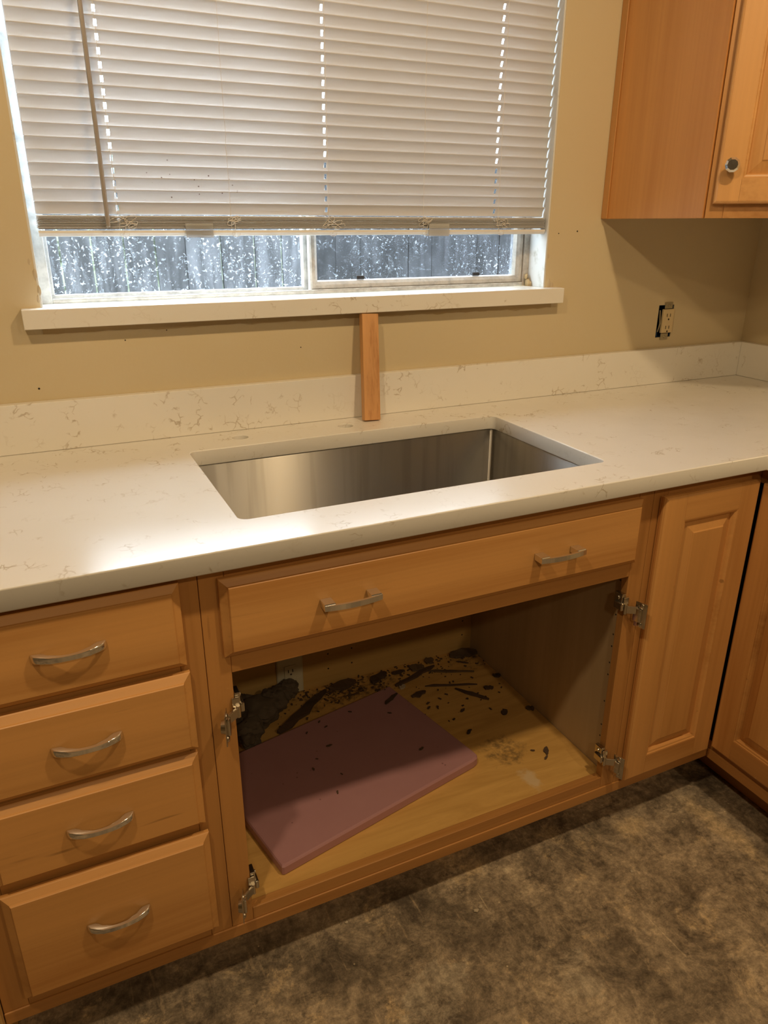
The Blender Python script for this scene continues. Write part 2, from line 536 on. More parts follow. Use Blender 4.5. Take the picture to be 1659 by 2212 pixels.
def add_box(bm, x0, x1, y0, y1, z0, z1, bev=0.0, seg=2, mtx=None):
    b = bmesh.new()
    bmesh.ops.create_cube(b, size=1.0)
    for v in b.verts:
        v.co = Vector(((x0 + x1) / 2 + v.co.x * (x1 - x0), (y0 + y1) / 2 + v.co.y * (y1 - y0), (z0 + z1) / 2 + v.co.z * (z1 - z0)))
    if bev > 0:
        bmesh.ops.bevel(b, geom=list(b.edges), offset=bev, segments=seg, affect='EDGES', profile=0.5)
    merge(bm, b, mtx)
    return bm

def merge(bm, b, mtx=None):
    if mtx is not None: bmesh.ops.transform(b, matrix=mtx, verts=b.verts)
    vm = {v: bm.verts.new(v.co) for v in b.verts}
    for f in b.faces:
        try: bm.faces.new([vm[v] for v in f.verts])
        except ValueError: pass
    b.free()

def box(name, x0, x1, y0, y1, z0, z1, mat, parent=None, bev=0.0012, **kw):
    return build(name, add_box(bmesh.new(), x0, x1, y0, y1, z0, z1, bev), mat, parent, **kw)

class Frame:
    """flat face: origin, u axis (width), z up, outward normal n"""
    def __init__(s, o, u, n): s.o, s.u, s.n = Vector(o), Vector(u).normalized(), Vector(n).normalized()
    def p(s, u, v, w): return s.o + s.u * u + Vector((0, 0, v)) + s.n * w

def loft_rect(bm, F, u0, v0, u1, v1, prof, cap=True, back=True):
    rings = []
    for ins, w in prof:
        pts = [(u0 + ins, v0 + ins), (u1 - ins, v0 + ins), (u1 - ins, v1 - ins), (u0 + ins, v1 - ins)]
        rings.append([bm.verts.new(F.p(a, b, w)) for a, b in pts])
    for a, b in zip(rings, rings[1:]):
        for i in range(4):
            j = (i + 1) % 4
            bm.faces.new((a[i], a[j], b[j], b[i]))
    if cap: bm.faces.new(rings[-1])
    if back: bm.faces.new(rings[0][::-1])
    return bm

def frame_box(bm, F, u0, u1, v0, v1, w0, w1, bev=0.001):
    b = bmesh.new()
    bmesh.ops.create_cube(b, size=1.0)
    for v in b.verts:
        v.co = Vector(((u0 + u1) / 2 + v.co.x * (u1 - u0), (v0 + v1) / 2 + v.co.y * (v1 - v0), (w0 + w1) / 2 + v.co.z * (w1 - w0)))
    if bev: bmesh.ops.bevel(b, geom=list(b.edges), offset=bev, segments=2, affect='EDGES', profile=0.5)
    for v in b.verts: v.co = F.p(v.co.x, v.co.y, v.co.z)
    merge(bm, b)
    return bm

def tube(bm, pts, rad, seg=8, caps=True):
    """round tube along points; rad number or list"""
    pts = [Vector(p) for p in pts]
    rads = rad if isinstance(rad, (list, tuple)) else [rad] * len(pts)
    rings = []
    prev = None
    for i, p in enumerate(pts):
        d = (pts[min(i + 1, len(pts) - 1)] - pts[max(i - 1, 0)]).normalized()
        if prev is None:
            a = d.orthogonal().normalized()
        else:
            a = (prev - d * prev.dot(d))
            a = a.normalized() if a.length > 1e-6 else d.orthogonal().normalized()
        prev = a
        b = d.cross(a)
        rings.append([bm.verts.new(p + (a * math.cos(2 * math.pi * k / seg) + b * math.sin(2 * math.pi * k / seg)) * rads[i]) for k in range(seg)])
    for r, q in zip(rings, rings[1:]):
        for k in range(seg):
            j = (k + 1) % seg
            bm.faces.new((r[k], r[j], q[j], q[k]))
    if caps:
        bm.faces.new(rings[0][::-1]); bm.faces.new(rings[-1])
    return bm

def cyl(bm, c, axis, r0, r1, h, seg=20):
    c, axis = Vector(c), Vector(axis).normalized()
    return tube(bm, [c, c + axis * h], [r0, r1], seg)

def lathe(bm, c, axis, prof, seg=20):
    c, axis = Vector(c), Vector(axis).normalized()
    return tube(bm, [c + axis * h for r, h in prof], [max(r, 1e-5) for r, h in prof], seg)

# ================================================================== room shell
XL, XR, YF, ZT = -4.6, 1.8905, -7.0, 2.46
ZC, TC = 0.914, 0.0334            # counter height, slab thickness
YC = -0.663                       # counter front
YFACE = -0.628                    # face frames
WX0, WX1, WZ0, WZ1 = -0.081, 1.127, 1.162, 2.10     # window opening
OX0, OX1, OZ0, OZ1 = 1.534, 1.592, 1.046, 1.137     # outlet opening
SILL_Z = 1.199

def holed_wall(xs, zs, holes, y0, y1):
    bm = bmesh.new()
    vc = {}
    def V(x, y, z):
        k = (round(x, 5), round(y, 5), round(z, 5))
        if k not in vc: vc[k] = bm.verts.new((x, y, z))
        return vc[k]
    n, m = len(xs) - 1, len(zs) - 1
    solid = lambda i, j: 0 <= i < n and 0 <= j < m and (i, j) not in holes
    for i in range(n):
        for j in range(m):
            if not solid(i, j): continue
            a, b, c, d = xs[i], xs[i + 1], zs[j], zs[j + 1]
            bm.faces.new((V(a, y0, c), V(b, y0, c), V(b, y0, d), V(a, y0, d)))
            bm.faces.new((V(a, y1, c), V(a, y1, d), V(b, y1, d), V(b, y1, c)))
            if not solid(i - 1, j): bm.faces.new((V(a, y0, c), V(a, y0, d), V(a, y1, d), V(a, y1, c)))
            if not solid(i + 1, j): bm.faces.new((V(b, y0, c), V(b, y1, c), V(b, y1, d), V(b, y0, d)))
            if not solid(i, j - 1): bm.faces.new((V(a, y0, c), V(a, y1, c), V(b, y1, c), V(b, y0, c)))
            if not solid(i, j + 1): bm.faces.new((V(a, y0, d), V(b, y0, d), V(b, y1, d), V(a, y1, d)))
    return bm

xs = [XL - 0.1, WX0, WX1, OX0, OX1, XR + 0.1]
zs = [0, OZ0, OZ1, WZ0, WZ1, ZT]
wall_back = build('wall_back', holed_wall(xs, zs, {(1, 3), (3, 1)}, 0.0, 0.14), M['wall'])
tag(wall_back, 'cream painted back wall around the kitchen window', 'wall', kind='structure')
def wallbox(name, label, *b, mat='wall', cat='wall'):
    o = box(name, *b, M[mat], bev=0)
    tag(o, label, cat, kind='structure')
    return o
wallbox('wall_right', 'cream painted side wall right of the corner cabinets', XR, XR + 0.1, YF, 0.0, 0, ZT)
wallbox('wall_left', 'cream painted wall at the left end of the kitchen', XL - 0.1, XL, YF, 0.0, 0, ZT)
wallbox('wall_front', 'cream painted wall across from the window', XL - 0.1, XR + 0.1, YF - 0.1, YF, 0, ZT)
wallbox('floor', 'stained bare concrete floor with scraped patches', XL - 0.1, XR + 0.1, YF - 0.1, 0.14, -0.1, 0, mat='floor', cat='floor')
wallbox('ceiling', 'pale painted kitchen ceiling', XL - 0.1, XR + 0.1, YF - 0.1, 0.14, ZT, ZT + 0.1, mat='ceiling', cat='ceiling')

# nail holes and chipped paint on the back wall
random.seed(4)
for (x, z, r) in ((-0.109, 1.041, .0022), (0.069, 1.127, .0015), (0.452, 1.088, .0014), (1.217, 1.336, .0022), (1.158, 1.331, .0016), (0.155, 1.143, .0013)):
    b = bmesh.new(); cyl(b, (x, -0.0004, z), (0, 1, 0), r, r, 0.003, 8)
    build('nail_hole', b, M['slot'], wall_back)
def crumb_bm(c, size, seed, sq=(1, 1, 1)):
    b = bmesh.new()
    bmesh.ops.create_icosphere(b, subdivisions=2, radius=1.0)
    for v in b.verts:
        k = 1 + 0.55 * noise.noise(v.co * 1.7 + Vector((seed * 3.1, seed, -seed)))
        v.co = Vector((v.co.x * size * sq[0] * k + c[0], v.co.y * size * sq[1] * k + c[1], v.co.z * size * sq[2] * k + c[2]))
    return b
for i, (x, z, s) in enumerate(((1.140, 1.208, .012), (1.131, 1.277, .006), (1.150, 1.203, .009), (-0.082, 1.262, .009), (-0.088, 1.285, .006), (-0.079, 1.232, .008), (-0.083, 1.215, .006))):
    build('plaster_chip', crumb_bm((x, 0.0, z), s, i + 1, (0.45, 0.13, 1.1)), M['plaster'], wall_back, smooth=True)

# white painted jamb linings and head
def jamb(name, label, *b):
    o = box(name, *b, M['jamb'], bev=0.001)
    tag(o, label, 'trim', kind='structure')
jamb('trim_1', 'scuffed white jamb lining right of the window', WX1 - 0.004, WX1 + 0.001, 0.001, 0.138, SILL_Z, WZ1)
jamb('trim_2', 'scuffed white jamb lining left of the window', WX0 - 0.001, WX0 + 0.004, 0.001, 0.138, SILL_Z, WZ1)
jamb('trim_3', 'white head lining above the blind', WX0 + 0.004, WX1 - 0.004, 0.001, 0.138, WZ1 - 0.004, WZ1 + 0.001)
# rough raw batten left exposed under the sill
b = bmesh.new()
n = 90
top, bot = [], []
for i in range(n + 1):
    x = -0.085 + 1.235 * i / n
    zt = 1.1612
    zb = 1.1475 + 0.0035 * noise.noise(Vector((x * 9, 1, 0))) + 0.003 * noise.noise(Vector((x * 40, 2, 0)))
    yy = -0.0035 - 0.0015 * noise.noise(Vector((x * 25, 7, 0)))
    top.append((b.verts.new((x, yy, zt)), b.verts.new((x, 0.0, zt))))
    bot.append((b.verts.new((x, yy + 0.001, zb)), b.verts.new((x, 0.0, zb))))
for i in range(n):
    b.faces.new((top[i][0], top[i + 1][0], bot[i + 1][0], bot[i][0]))
    b.faces.new((bot[i][0], bot[i + 1][0], bot[i + 1][1], bot[i][1]))
    b.faces.new((top[i][0], top[i][1], top[i + 1][1], top[i + 1][0]))
strip = build('trim_4', b, M['raw_strip'])
tag(strip, 'rough raw batten edge showing under the window sill', 'trim', kind='structure')

# ================================================================== window
win = thing('window_1', 'aluminium sliding window with rain-spotted panes behind the blind', 'window', ((WX0 + WX1) / 2, 0.10, SILL_Z), kind='structure')
yF0, yF1 = 0.072, 0.125
iL, iR = WX0 + 0.004, WX1 - 0.004
box('frame_jamb', iL, -0.056, yF0, yF1, SILL_Z, WZ1 - 0.004, M['alu_pale'], win)
box('frame_jamb', 1.106, iR, yF0, yF1, SILL_Z, WZ1 - 0.004, M['alu'], win)
box('frame_head', -0.056, 1.106, yF0, yF1, WZ1 - 0.03, WZ1 - 0.004, M['alu_pale'], win)
tr = box('frame_track', -0.056, 1.106, yF0, yF1, SILL_Z, 1.2055, M['alu_pale'], win)
box('track_lip', -0.056, 1.106, yF0, yF0 + 0.004, 1.2055, 1.2085, M['alu_pale'], tr)
# fixed left pane
box('glazing_bead', -0.056, 0.520, 0.105, 0.116, 1.2055, 1.2135, M['alu_pale'], win)
box('glazing_bead', -0.056, -0.049, 0.105, 0.116, 1.2135, WZ1 - 0.03, M['alu_pale'], win)
box('meeting_stile', 0.500, 0.516, 0.101, 0.120, 1.2055, WZ1 - 0.03, M['alu_pale'], win)
def pane(name, x0, x1, z0, z1, y, mat, parent):
    b = bmesh.new()
    b.faces.new([b.verts.new(p) for p in ((x0, y, z0), (x1, y, z0), (x1, y, z1), (x0, y, z1))])
    return build(name, b, mat, parent)
pane('pane', -0.055, 0.512, 1.2055, WZ1 - 0.03, 0.111, M['glass_l'], win)
# sliding right sash, nearer the room
SF = Frame((0, 0.078, 0), (1, 0, 0), (0, -1, 0))
sash = build('sash', loft_rect(bmesh.new(), SF, 0.508, 1.2065, 1.106, WZ1 - 0.032, [(0.001, -0.018), (0.0, 0.0), (0.004, 0.003), (0.012, 0.003), (0.019, -0.003), (0.021, -0.012), (0.021, -0.018)], False, False), M['alu'], win)
pane('pane', 0.527, 1.087, 1.2265, WZ1 - 0.052, 0.090, M['glass_r'], sash)
pane('insect_screen', 0.520, 1.095, 1.2165, WZ1 - 0.042, 0.122, M['screen'], win)
for x in (0.640, 0.968):
    o = box('rubber_stop', x - 0.010, x + 0.010, 0.083, 0.0885, 1.2275, 1.2365, M['rubber'], sash)
    o['label'] = 'black rubber stop'

for i, (x, y, zz, r_) in enumerate(((1.116, 0.062, 1.206, .012), (1.113, 0.066, 1.222, .008), (1.119, 0.055, 1.2035, .008))):
    o = build('chipped_corner', crumb_bm((x, y, zz), r_, i + 40, (.5, .7, 1.1)), M['raw_strip'], win)

# ================================================================== window sill slab
o = box('window_sill', -0.117, 1.1655, -0.034, 0.0715, SILL_Z - 0.0375, SILL_Z, M['quartz'], bev=0.0015)
tag(o, 'white quartz window sill slab projecting under the blind', 'window sill')

# ================================================================== blind
BX0, BX1, BY = -0.063, 1.1205, 0.021
PITCH = 0.0225
HOLES = (0.088, 0.532, 0.974)
CORDS = (0.086, 0.312, 0.532, 0.769, 0.976)
blind = thing('window_blind', 'white horizontal slat blind half lowered over the window', 'blind', ((BX0 + BX1) / 2, BY, 1.329))
SW = 0.0252
def slat_mesh(holes):
    """crowned slat, width along v (centred), in local x / v / w"""
    bm = bmesh.new()
    xsl = [BX0 + 0.0025, BX1 - 0.0025]
    for h in holes: xsl += [h - 0.0028, h + 0.0028]
    xsl = sorted(set([BX0, BX1] + xsl + [BX0 + (BX1 - BX0) * k / 12 for k in range(1, 12)]))
    vv = [-0.5, -0.40, -0.22, 0.0, 0.22, 0.40, 0.5]
    prof = [(a * SW, 0.0027 * (1 - (2 * a) ** 2)) for a in vv]
    th = 0.0005
    x0 = (BX0 + BX1) / 2
    def col(x, w):
        end = x in (BX0, BX1)
        res = []
        for (v, c) in prof:
            if end: v *= 0.86
            res.append(bm.verts.new((x - x0, v, c + w)))
        return res
    F = [col(x, th) for x in xsl]
    B = [col(x, 0.0) for x in xsl]
    for i in range(len(xsl) - 1):
        mid = (xsl[i] + xsl[i + 1]) / 2
        hole = any(abs(mid - h) < 0.0028 for h in holes)
        for j in range(len(vv) - 1):
            if hole and j in (2, 3): continue
            bm.faces.new((F[i][j], F[i + 1][j], F[i + 1][j + 1], F[i][j + 1]))
            bm.faces.new((B[i][j], B[i][j + 1], B[i + 1][j + 1], B[i + 1][j]))
        bm.faces.new((F[i][0], B[i][0], B[i + 1][0], F[i + 1][0]))
        bm.faces.new((F[i][-1], F[i + 1][-1], B[i + 1][-1], B[i][-1]))
    for k in (0, -1):
        for j in range(len(vv) - 1):
            bm.faces.new((F[k][j], F[k][j + 1], B[k][j + 1], B[k][j]))
    bmesh.ops.recalc_face_normals(bm, faces=bm.faces)
    me = bpy.data.meshes.new('slat')
    bm.to_mesh(me); bm.free()
    for p in me.polygons: p.use_smooth = True
    me.materials.append(M['slat'])
    return me
sm = slat_mesh(HOLES)
random.seed(11)
z = 1.3815
while z < 2.03:
    s = link('slat', sm, None, blind)
    s.location = (0, random.uniform(-.0004, .0004), z - 1.329 + random.uniform(-.0004, .0004))
    # upper edge towards the room, hollow side inwards
    s.rotation_euler = (R(-69 + random.uniform(-1.0, 1.0)), random.uniform(-.0006, .0006), 0)
    z += PITCH
for k in range(10):                                 # slats piled on the bottom rail
    s = link('slat', sm, None, blind)
    s.location = (random.uniform(-.0015, .0015), random.uniform(-.0012, .0012), 1.3432 + k * 0.00245 - 1.329)
    s.rotation_euler = (R(random.uniform(-1.5, 1.5)), 0, 0)
RF = Frame((0, BY, 0), (1, 0, 0), (0, -1, 0))
b = bmesh.new()
sec = [(-0.0125, 1.3405), (-0.0135, 1.336), (-0.0105, 1.3305), (-0.006, 1.3295), (0.006, 1.3295), (0.0105, 1.3305), (0.0135, 1.336), (0.0125, 1.3405)]
ra = [b.verts.new((BX0, BY + y, zz)) for y, zz in sec]
rb = [b.verts.new((BX1, BY + y, zz)) for y, zz in sec]
for i in range(len(sec)):
    j = (i + 1) % len(sec)
    b.faces.new((ra[i], ra[j], rb[j], rb[i]))
b.faces.new(ra); b.faces.new(rb)
build('bottom_rail', b, M['rail'], blind)
box('head_rail', BX0, BX1, 0.006, 0.040, 2.045, 2.094, M['rail'], blind)
def wiggle(x, y, z0, z1, amp, seed, n=60):
    return [(x + amp * noise.noise(Vector((i * 0.35, seed, 0))), y + amp * 0.5 * noise.noise(Vector((seed, i * 0.35, 3))), z0 + (z1 - z0) * i / n) for i in range(n + 1)]
for i, x in enumerate(CORDS):
    b = bmesh.new()
    tube(b, wiggle(x, BY - 0.0135, 1.343, 2.045, 0.0016, i * 5 + 1), 0.0005, 5)
    tube(b, wiggle(x + 0.002, BY + 0.0155, 1.343, 2.045, 0.001, i * 5 + 2), 0.0005, 5)
    build('ladder_cord', b, M['cord'], blind)
    # slack ladder string tangled against the pile of slats
    random.seed(50 + i)
    pts = []
    for loop in range(5):
        cx = x + random.uniform(-0.010, 0.026); cz = 1.354 + random.uniform(-0.007, 0.010)
        rx, rz = random.uniform(0.006, 0.014), random.uniform(0.003, 0.006)
        ph = random.uniform(0, 6)
        for k in range(10):
            a = ph + k * 0.62
            pts.append((cx + rx * math.cos(a), BY - 0.0165 - 0.0022 * math.sin(a * 1.3 + loop), cz + rz * math.sin(a) + 0.3 * rx * math.cos(a)))
    for k in range(14):
        a = k * 0.55
        pts.append((x + 0.006 * math.cos(a) + 0.001 * k, BY - 0.0165, 1.332 + 0.004 * math.sin(a)))
    b = bmesh.new()
    tube(b, pts, 0.00055, 5)
    build('slack_cord', b, M['cord'], blind)
b = bmesh.new()
tube(b, [(0.064, -0.004, 1.347), (0.064, -0.004, 1.3485), (0.0635, -0.003, 1.7), (0.063, 0.001, 2.04)], [0.0030, 0.0042, 0.0042, 0.0042], 6)
build('tilt_wand', b, M['wand'], blind)
for (x0, x1) in ((0.215, 0.272), (0.783, 0.838)):
    b = bmesh.new()
    add_box(b, x0, x1, 0.0035, 0.0048, 1.3265, 1.3535, 0.0003)
    add_box(b, x0, x1, 0.0048, 0.030, 1.3265, 1.3278, 0.0003)
    add_box(b, x0, x1, 0.0015, 0.0035, 1.3430, 1.3455, 0.0003)
    o = build('valance_clip', b, M['clear'], blind)
    o['label'] = 'clear plastic clip'

# ================================================================== outdoors: ground and board fence
o = box('ground', -6, 8, 0.14, 9, -0.35, -0.25, M['soil'], bev=0)
tag(o, 'damp bare ground outside the window', 'ground', kind='structure')
YFN = 1.70
fence = thing('board_fence', 'weathered grey board fence close outside the window', 'fence', (1.2, YFN, -0.25))
gaps = [-0.095, 0.033, 0.154, 0.279, 0.403, 0.530, 0.676, 0.825, 0.949]
random.seed(8)
x = gaps[0]
left = []
while x > -1.6: x -= 0.126; left.append(x)
gaps = sorted(left) + gaps
x = gaps[-1]
while x < 3.6: x += random.uniform(0.122, 0.134); gaps.append(x)
for i, (a, c) in enumerate(zip(gaps, gaps[1:])):
    g = 0.0065 if -0.2 < a < 1.0 else 0.0012
    if abs(a - 0.530) < 0.01: g = 0.0006
    o = box('board', a + g, c - 0.0005, YFN + random.uniform(-.004, .004), YFN + 0.018, -0.24, 1.62 + random.uniform(-.01, .01), M['fence'], fence, bev=0.0008)
for zz in (0.1, 1.45):
    box('fence_rail', -1.7, 3.7, YFN + 0.0225, YFN + 0.06, zz, zz + 0.09, M['fence'], fence)

# hedge standing behind the fence, seen through its gaps
b = bmesh.new()
hn, hm = 90, 36
grid = []
for i in range(hn + 1):
    row = []
    for j in range(hm + 1):
        x = -2.2 + 6.6 * i / hn; zz = -0.25 + 1.95 * j / hm
        yy = 2.75 + 0.22 * noise.noise(Vector((x * 2.1, zz * 2.1, 0))) + 0.10 * noise.noise(Vector((x * 9, zz * 9, 4)))
        row.append(b.verts.new((x, yy, zz)))
    grid.append(row)
for i in range(hn):
    for j in range(hm):
        b.faces.new((grid[i][j], grid[i + 1][j], grid[i + 1][j + 1], grid[i][j + 1]))
lo = [b.verts.new((row[0].co.x, 3.3, -0.25)) for row in grid]
hi = [b.verts.new((row[-1].co.x, 3.3, 1.62)) for row in grid]
for i in range(hn):
    b.faces.new((grid[i][-1], grid[i + 1][-1], hi[i + 1], hi[i]))
    b.faces.new((hi[i], hi[i + 1], lo[i + 1], lo[i]))
    b.faces.new((lo[i], lo[i + 1], grid[i + 1][0], grid[i][0]))
o = build('hedge', b, M['leaf'])
tag(o, 'pale green hedge glimpsed through the fence gaps', 'hedge')

# ================================================================== countertop, backsplash
def poly_slab(name, outer, holes, z0, z1, bevel, mat):
    cu = bpy.data.curves.new(name, 'CURVE')
    cu.dimensions = '2D'
    cu.fill_mode = 'BOTH'
    for pts in [outer] + holes:
        sp = cu.splines.new('POLY')
        sp.points.add(len(pts) - 1)
        for q, p in zip(sp.points, pts): q.co = (p[0], p[1], 0, 1)
        sp.use_cyclic_u = True
    cu.offset = -bevel
    cu.extrude = (z1 - z0) / 2 - bevel
    cu.bevel_depth = bevel
    cu.bevel_resolution = 2
    tmp = bpy.data.objects.new('tmp', cu)
    COL.objects.link(tmp)
    dg = bpy.context.evaluated_depsgraph_get()
    me = bpy.data.meshes.new_from_object(tmp.evaluated_get(dg))
    bpy.data.objects.remove(tmp)
    me.materials.clear()
    bm = bmesh.new(); bm.from_mesh(me)
    bmesh.ops.remove_doubles(bm, verts=bm.verts, dist=1e-6)
    bmesh.ops.translate(bm, verts=bm.verts, vec=(0, 0, (z0 + z1) / 2))
    bpy.data.meshes.remove(me)
    return bm
def rrect(x0, x1, y0, y1, r, seg=6):
    pts = []
    for cx, cy, a0 in ((x1 - r, y1 - r, 0), (x0 + r, y1 - r, 90), (x0 + r, y0 + r, 180), (x1 - r, y0 + r, 270)):
        for k in range(seg + 1):
            a = R(a0 + 90 * k / seg)
            pts.append((cx + r * math.cos(a), cy + r * math.sin(a)))
    return pts
def circ(x, y, r, n=24): return [(x + r * math.cos(2 * math.pi * k / n), y + r * math.sin(2 * math.pi * k / n)) for k in range(n)]
SX0, SX1, SY0, SY1 = 0.1515, 0.894, -0.5575, -0.1448
XIN = XR - 0.663
CL = -0.362
outer = [(CL, YC), (XIN, YC), (XIN, -0.975), (XR - 0.001, -0.975), (XR - 0.001, -0.001), (CL, -0.001)]
holes = [rrect(SX0, SX1, SY0, SY1, 0.016), circ(0.277, -0.078, 0.0175), circ(0.526, -0.083, 0.0175)]
o = build('countertop', poly_slab('countertop', outer, holes, ZC - TC, ZC, 0.002, M['quartz']), M['quartz'])
tag(o, 'white quartz L-shaped countertop with sink cutout and faucet holes', 'countertop')
TB, HB = 0.0205, 0.1022
o = box('backsplash', CL, XR - 0.001, -TB, -0.0008, ZC + 0.0004, ZC + HB, M['quartz'], bev=0.0012)
tag(o, 'long white quartz backsplash strip below the window', 'backsplash', 'quartz backsplash strips')
o = box('backsplash', XR - TB, XR - 0.0008, -0.975, -TB - 0.0005, ZC + 0.0004, ZC + HB, M['quartz'], bev=0.0012)
tag(o, 'white quartz backsplash strip along the right wall', 'backsplash', 'quartz backsplash strips')

# ================================================================== sink
sink = thing('sink', 'undermount rectangular stainless steel sink basin', 'sink', ((SX0 + SX1) / 2, (SY0 + SY1) / 2, 0.655))
ztop = ZC - TC - 0.0006
prof = [(0.018, 0.0), (-0.0, 0.0), (-0.0015, -0.003), (-0.002, -0.21), (-0.005, -0.219), (-0.013, -0.2245), (-0.03, -0.226)]
b = bmesh.new()
rings = []
for off, dz in prof:
    q = rrect(SX0 - 0.003 - off, SX1 + 0.003 + off, SY0 - 0.003 - off, SY1 + 0.003 + off, max(0.012 + off, 0.006), 6)
    rings.append([b.verts.new((x, y, ztop + dz)) for x, y in q])
for r, q in zip(rings, rings[1:]):
    for k in range(len(r)):
        j = (k + 1) % len(r)
        b.faces.new((r[k], r[j], q[j], q[k]))
cxs, cys = (SX0 + SX1) / 2, SY1 - 0.12
last = rings[-1]
# floor slopes to the drain circle
dr = [b.verts.new((cxs + 0.045 * math.cos(2 * math.pi * k / len(last) + math.pi / 4), cys + 0.045 * math.sin(2 * math.pi * k / len(last) + math.pi / 4), ztop - 0.231)) for k in range(len(last))]
for k in range(len(last)):
    j = (k + 1) % len(last)
    b.faces.new((last[k], last[j], dr[j], dr[k]))
basin = build('basin', b, M['steel'], sink, smooth=True)
b = bmesh.new()
lathe(b, (cxs, cys, ztop - 0.236), (0, 0, 1), [(0.046, 0.0), (0.046, 0.005), (0.040, 0.0062), (0.036, 0.002), (0.0, 0.001)], 28)
build('drain', b, M['chrome'], sink, smooth=True)

# ================================================================== prop stick
lean = Matrix.Translation((0.600, -0.066, ZC)) @ Matrix.Rotation(R(2.6), 4, 'Y') @ Matrix.Rotation(R(-8.6), 4, 'X')
b = bmesh.new()
add_box(b, -0.0205, 0.0205, -0.009, 0.009, 0.0018, 0.2475, 0.0008)
bmesh.ops.transform(b, matrix=lean, verts=b.verts)
o = build('wooden_prop', b, M['stick'])
tag(o, 'upright wooden stick propped between countertop and window sill', 'wood stick')

# ================================================================== pulls and knobs
def pull_arch(F, u, v, parent):
    """bowed chrome pull, ends flaring onto the front"""
    bm = bmesh.new()
    half = [(-0.0495, 0.0004), (-0.0490, 0.0045), (-0.0455, 0.0105), (-0.0370, 0.0158), (-0.0270, 0.0192), (-0.0140, 0.0216)]
    out_ = half + [(0.0, 0.0223)] + [(-a, c) for a, c in half[::-1]]
    hin = [(-0.0350, 0.0004), (-0.0335, 0.0060), (-0.0285, 0.0110), (-0.0200, 0.0145), (-0.0110, 0.0164)]
    in_ = hin + [(0.0, 0.0171)] + [(-a, c) for a, c in hin[::-1]]
    loop = out_ + in_[::-1]
    cs = [[bm.verts.new(F.p(u + a, v + h * (0.0037 + 0.0024 * (abs(a) / 0.05) ** 2), w)) for a, w in loop] for h in (-1, 1)]
    for ring in cs: bm.faces.new(ring)
    for k in range(len(loop)):
        j = (k + 1) % len(loop)
        bm.faces.new((cs[0][k], cs[0][j], cs[1][j], cs[1][k]))
    bmesh.ops.bevel(bm, geom=[e for e in bm.edges if len(set(v_ in cs[0] for v_ in e.verts)) == 1], offset=0.0018, segments=3, affect='EDGES', profile=0.5)
    o = build('handle', bm, M['chrome'], parent, smooth=True)
    o['label'] = 'bowed chrome pull'
    return o
def pull_square(F, u, v, parent):
    """chrome pull with square feet and a slightly bowed bar"""
    bm = bmesh.new()
    N = 12
    rings = []
    for i in range(N + 1):
        s = -1 + 2 * i / N
        w = 0.0215 + 0.006 * (1 - s * s)
        hw = 0.0048
        rings.append([bm.verts.new(F.p(u + 0.0505 * s, v + a * hw, w + c * 0.0022)) for a, c in ((-1, -1), (-1, 1), (1, 1), (1, -1))])
    for r, q in zip(rings, rings[1:]):
        for k in range(4):
            j = (k + 1) % 4
            bm.faces.new((r[k], r[j], q[j], q[k]))
    bm.faces.new(rings[0]); bm.faces.new(rings[-1])
    for s in (-1, 1):
        frame_box(bm, F, u + s * 0.0405 - 0.0095, u + s * 0.0405 + 0.0095, v - 0.0062, v + 0.0062, 0.0002, 0.0225, 0.0008)
    o = build('handle', bm, M['chrome'], parent)
    o['label'] = 'square-footed chrome pull'
    return o

SLAB = [(0.0, 0.0), (0.0, 0.0065), (0.0012, 0.0078), (0.0115, 0.0150), (0.0122, 0.0172), (0.0134, 0.0185)]
def slab_front(name, F, u0, u1, v0, v1, parent, mat):
    return build(name, loft_rect(bmesh.new(), F, u0, v0, u1, v1, SLAB), mat, parent)

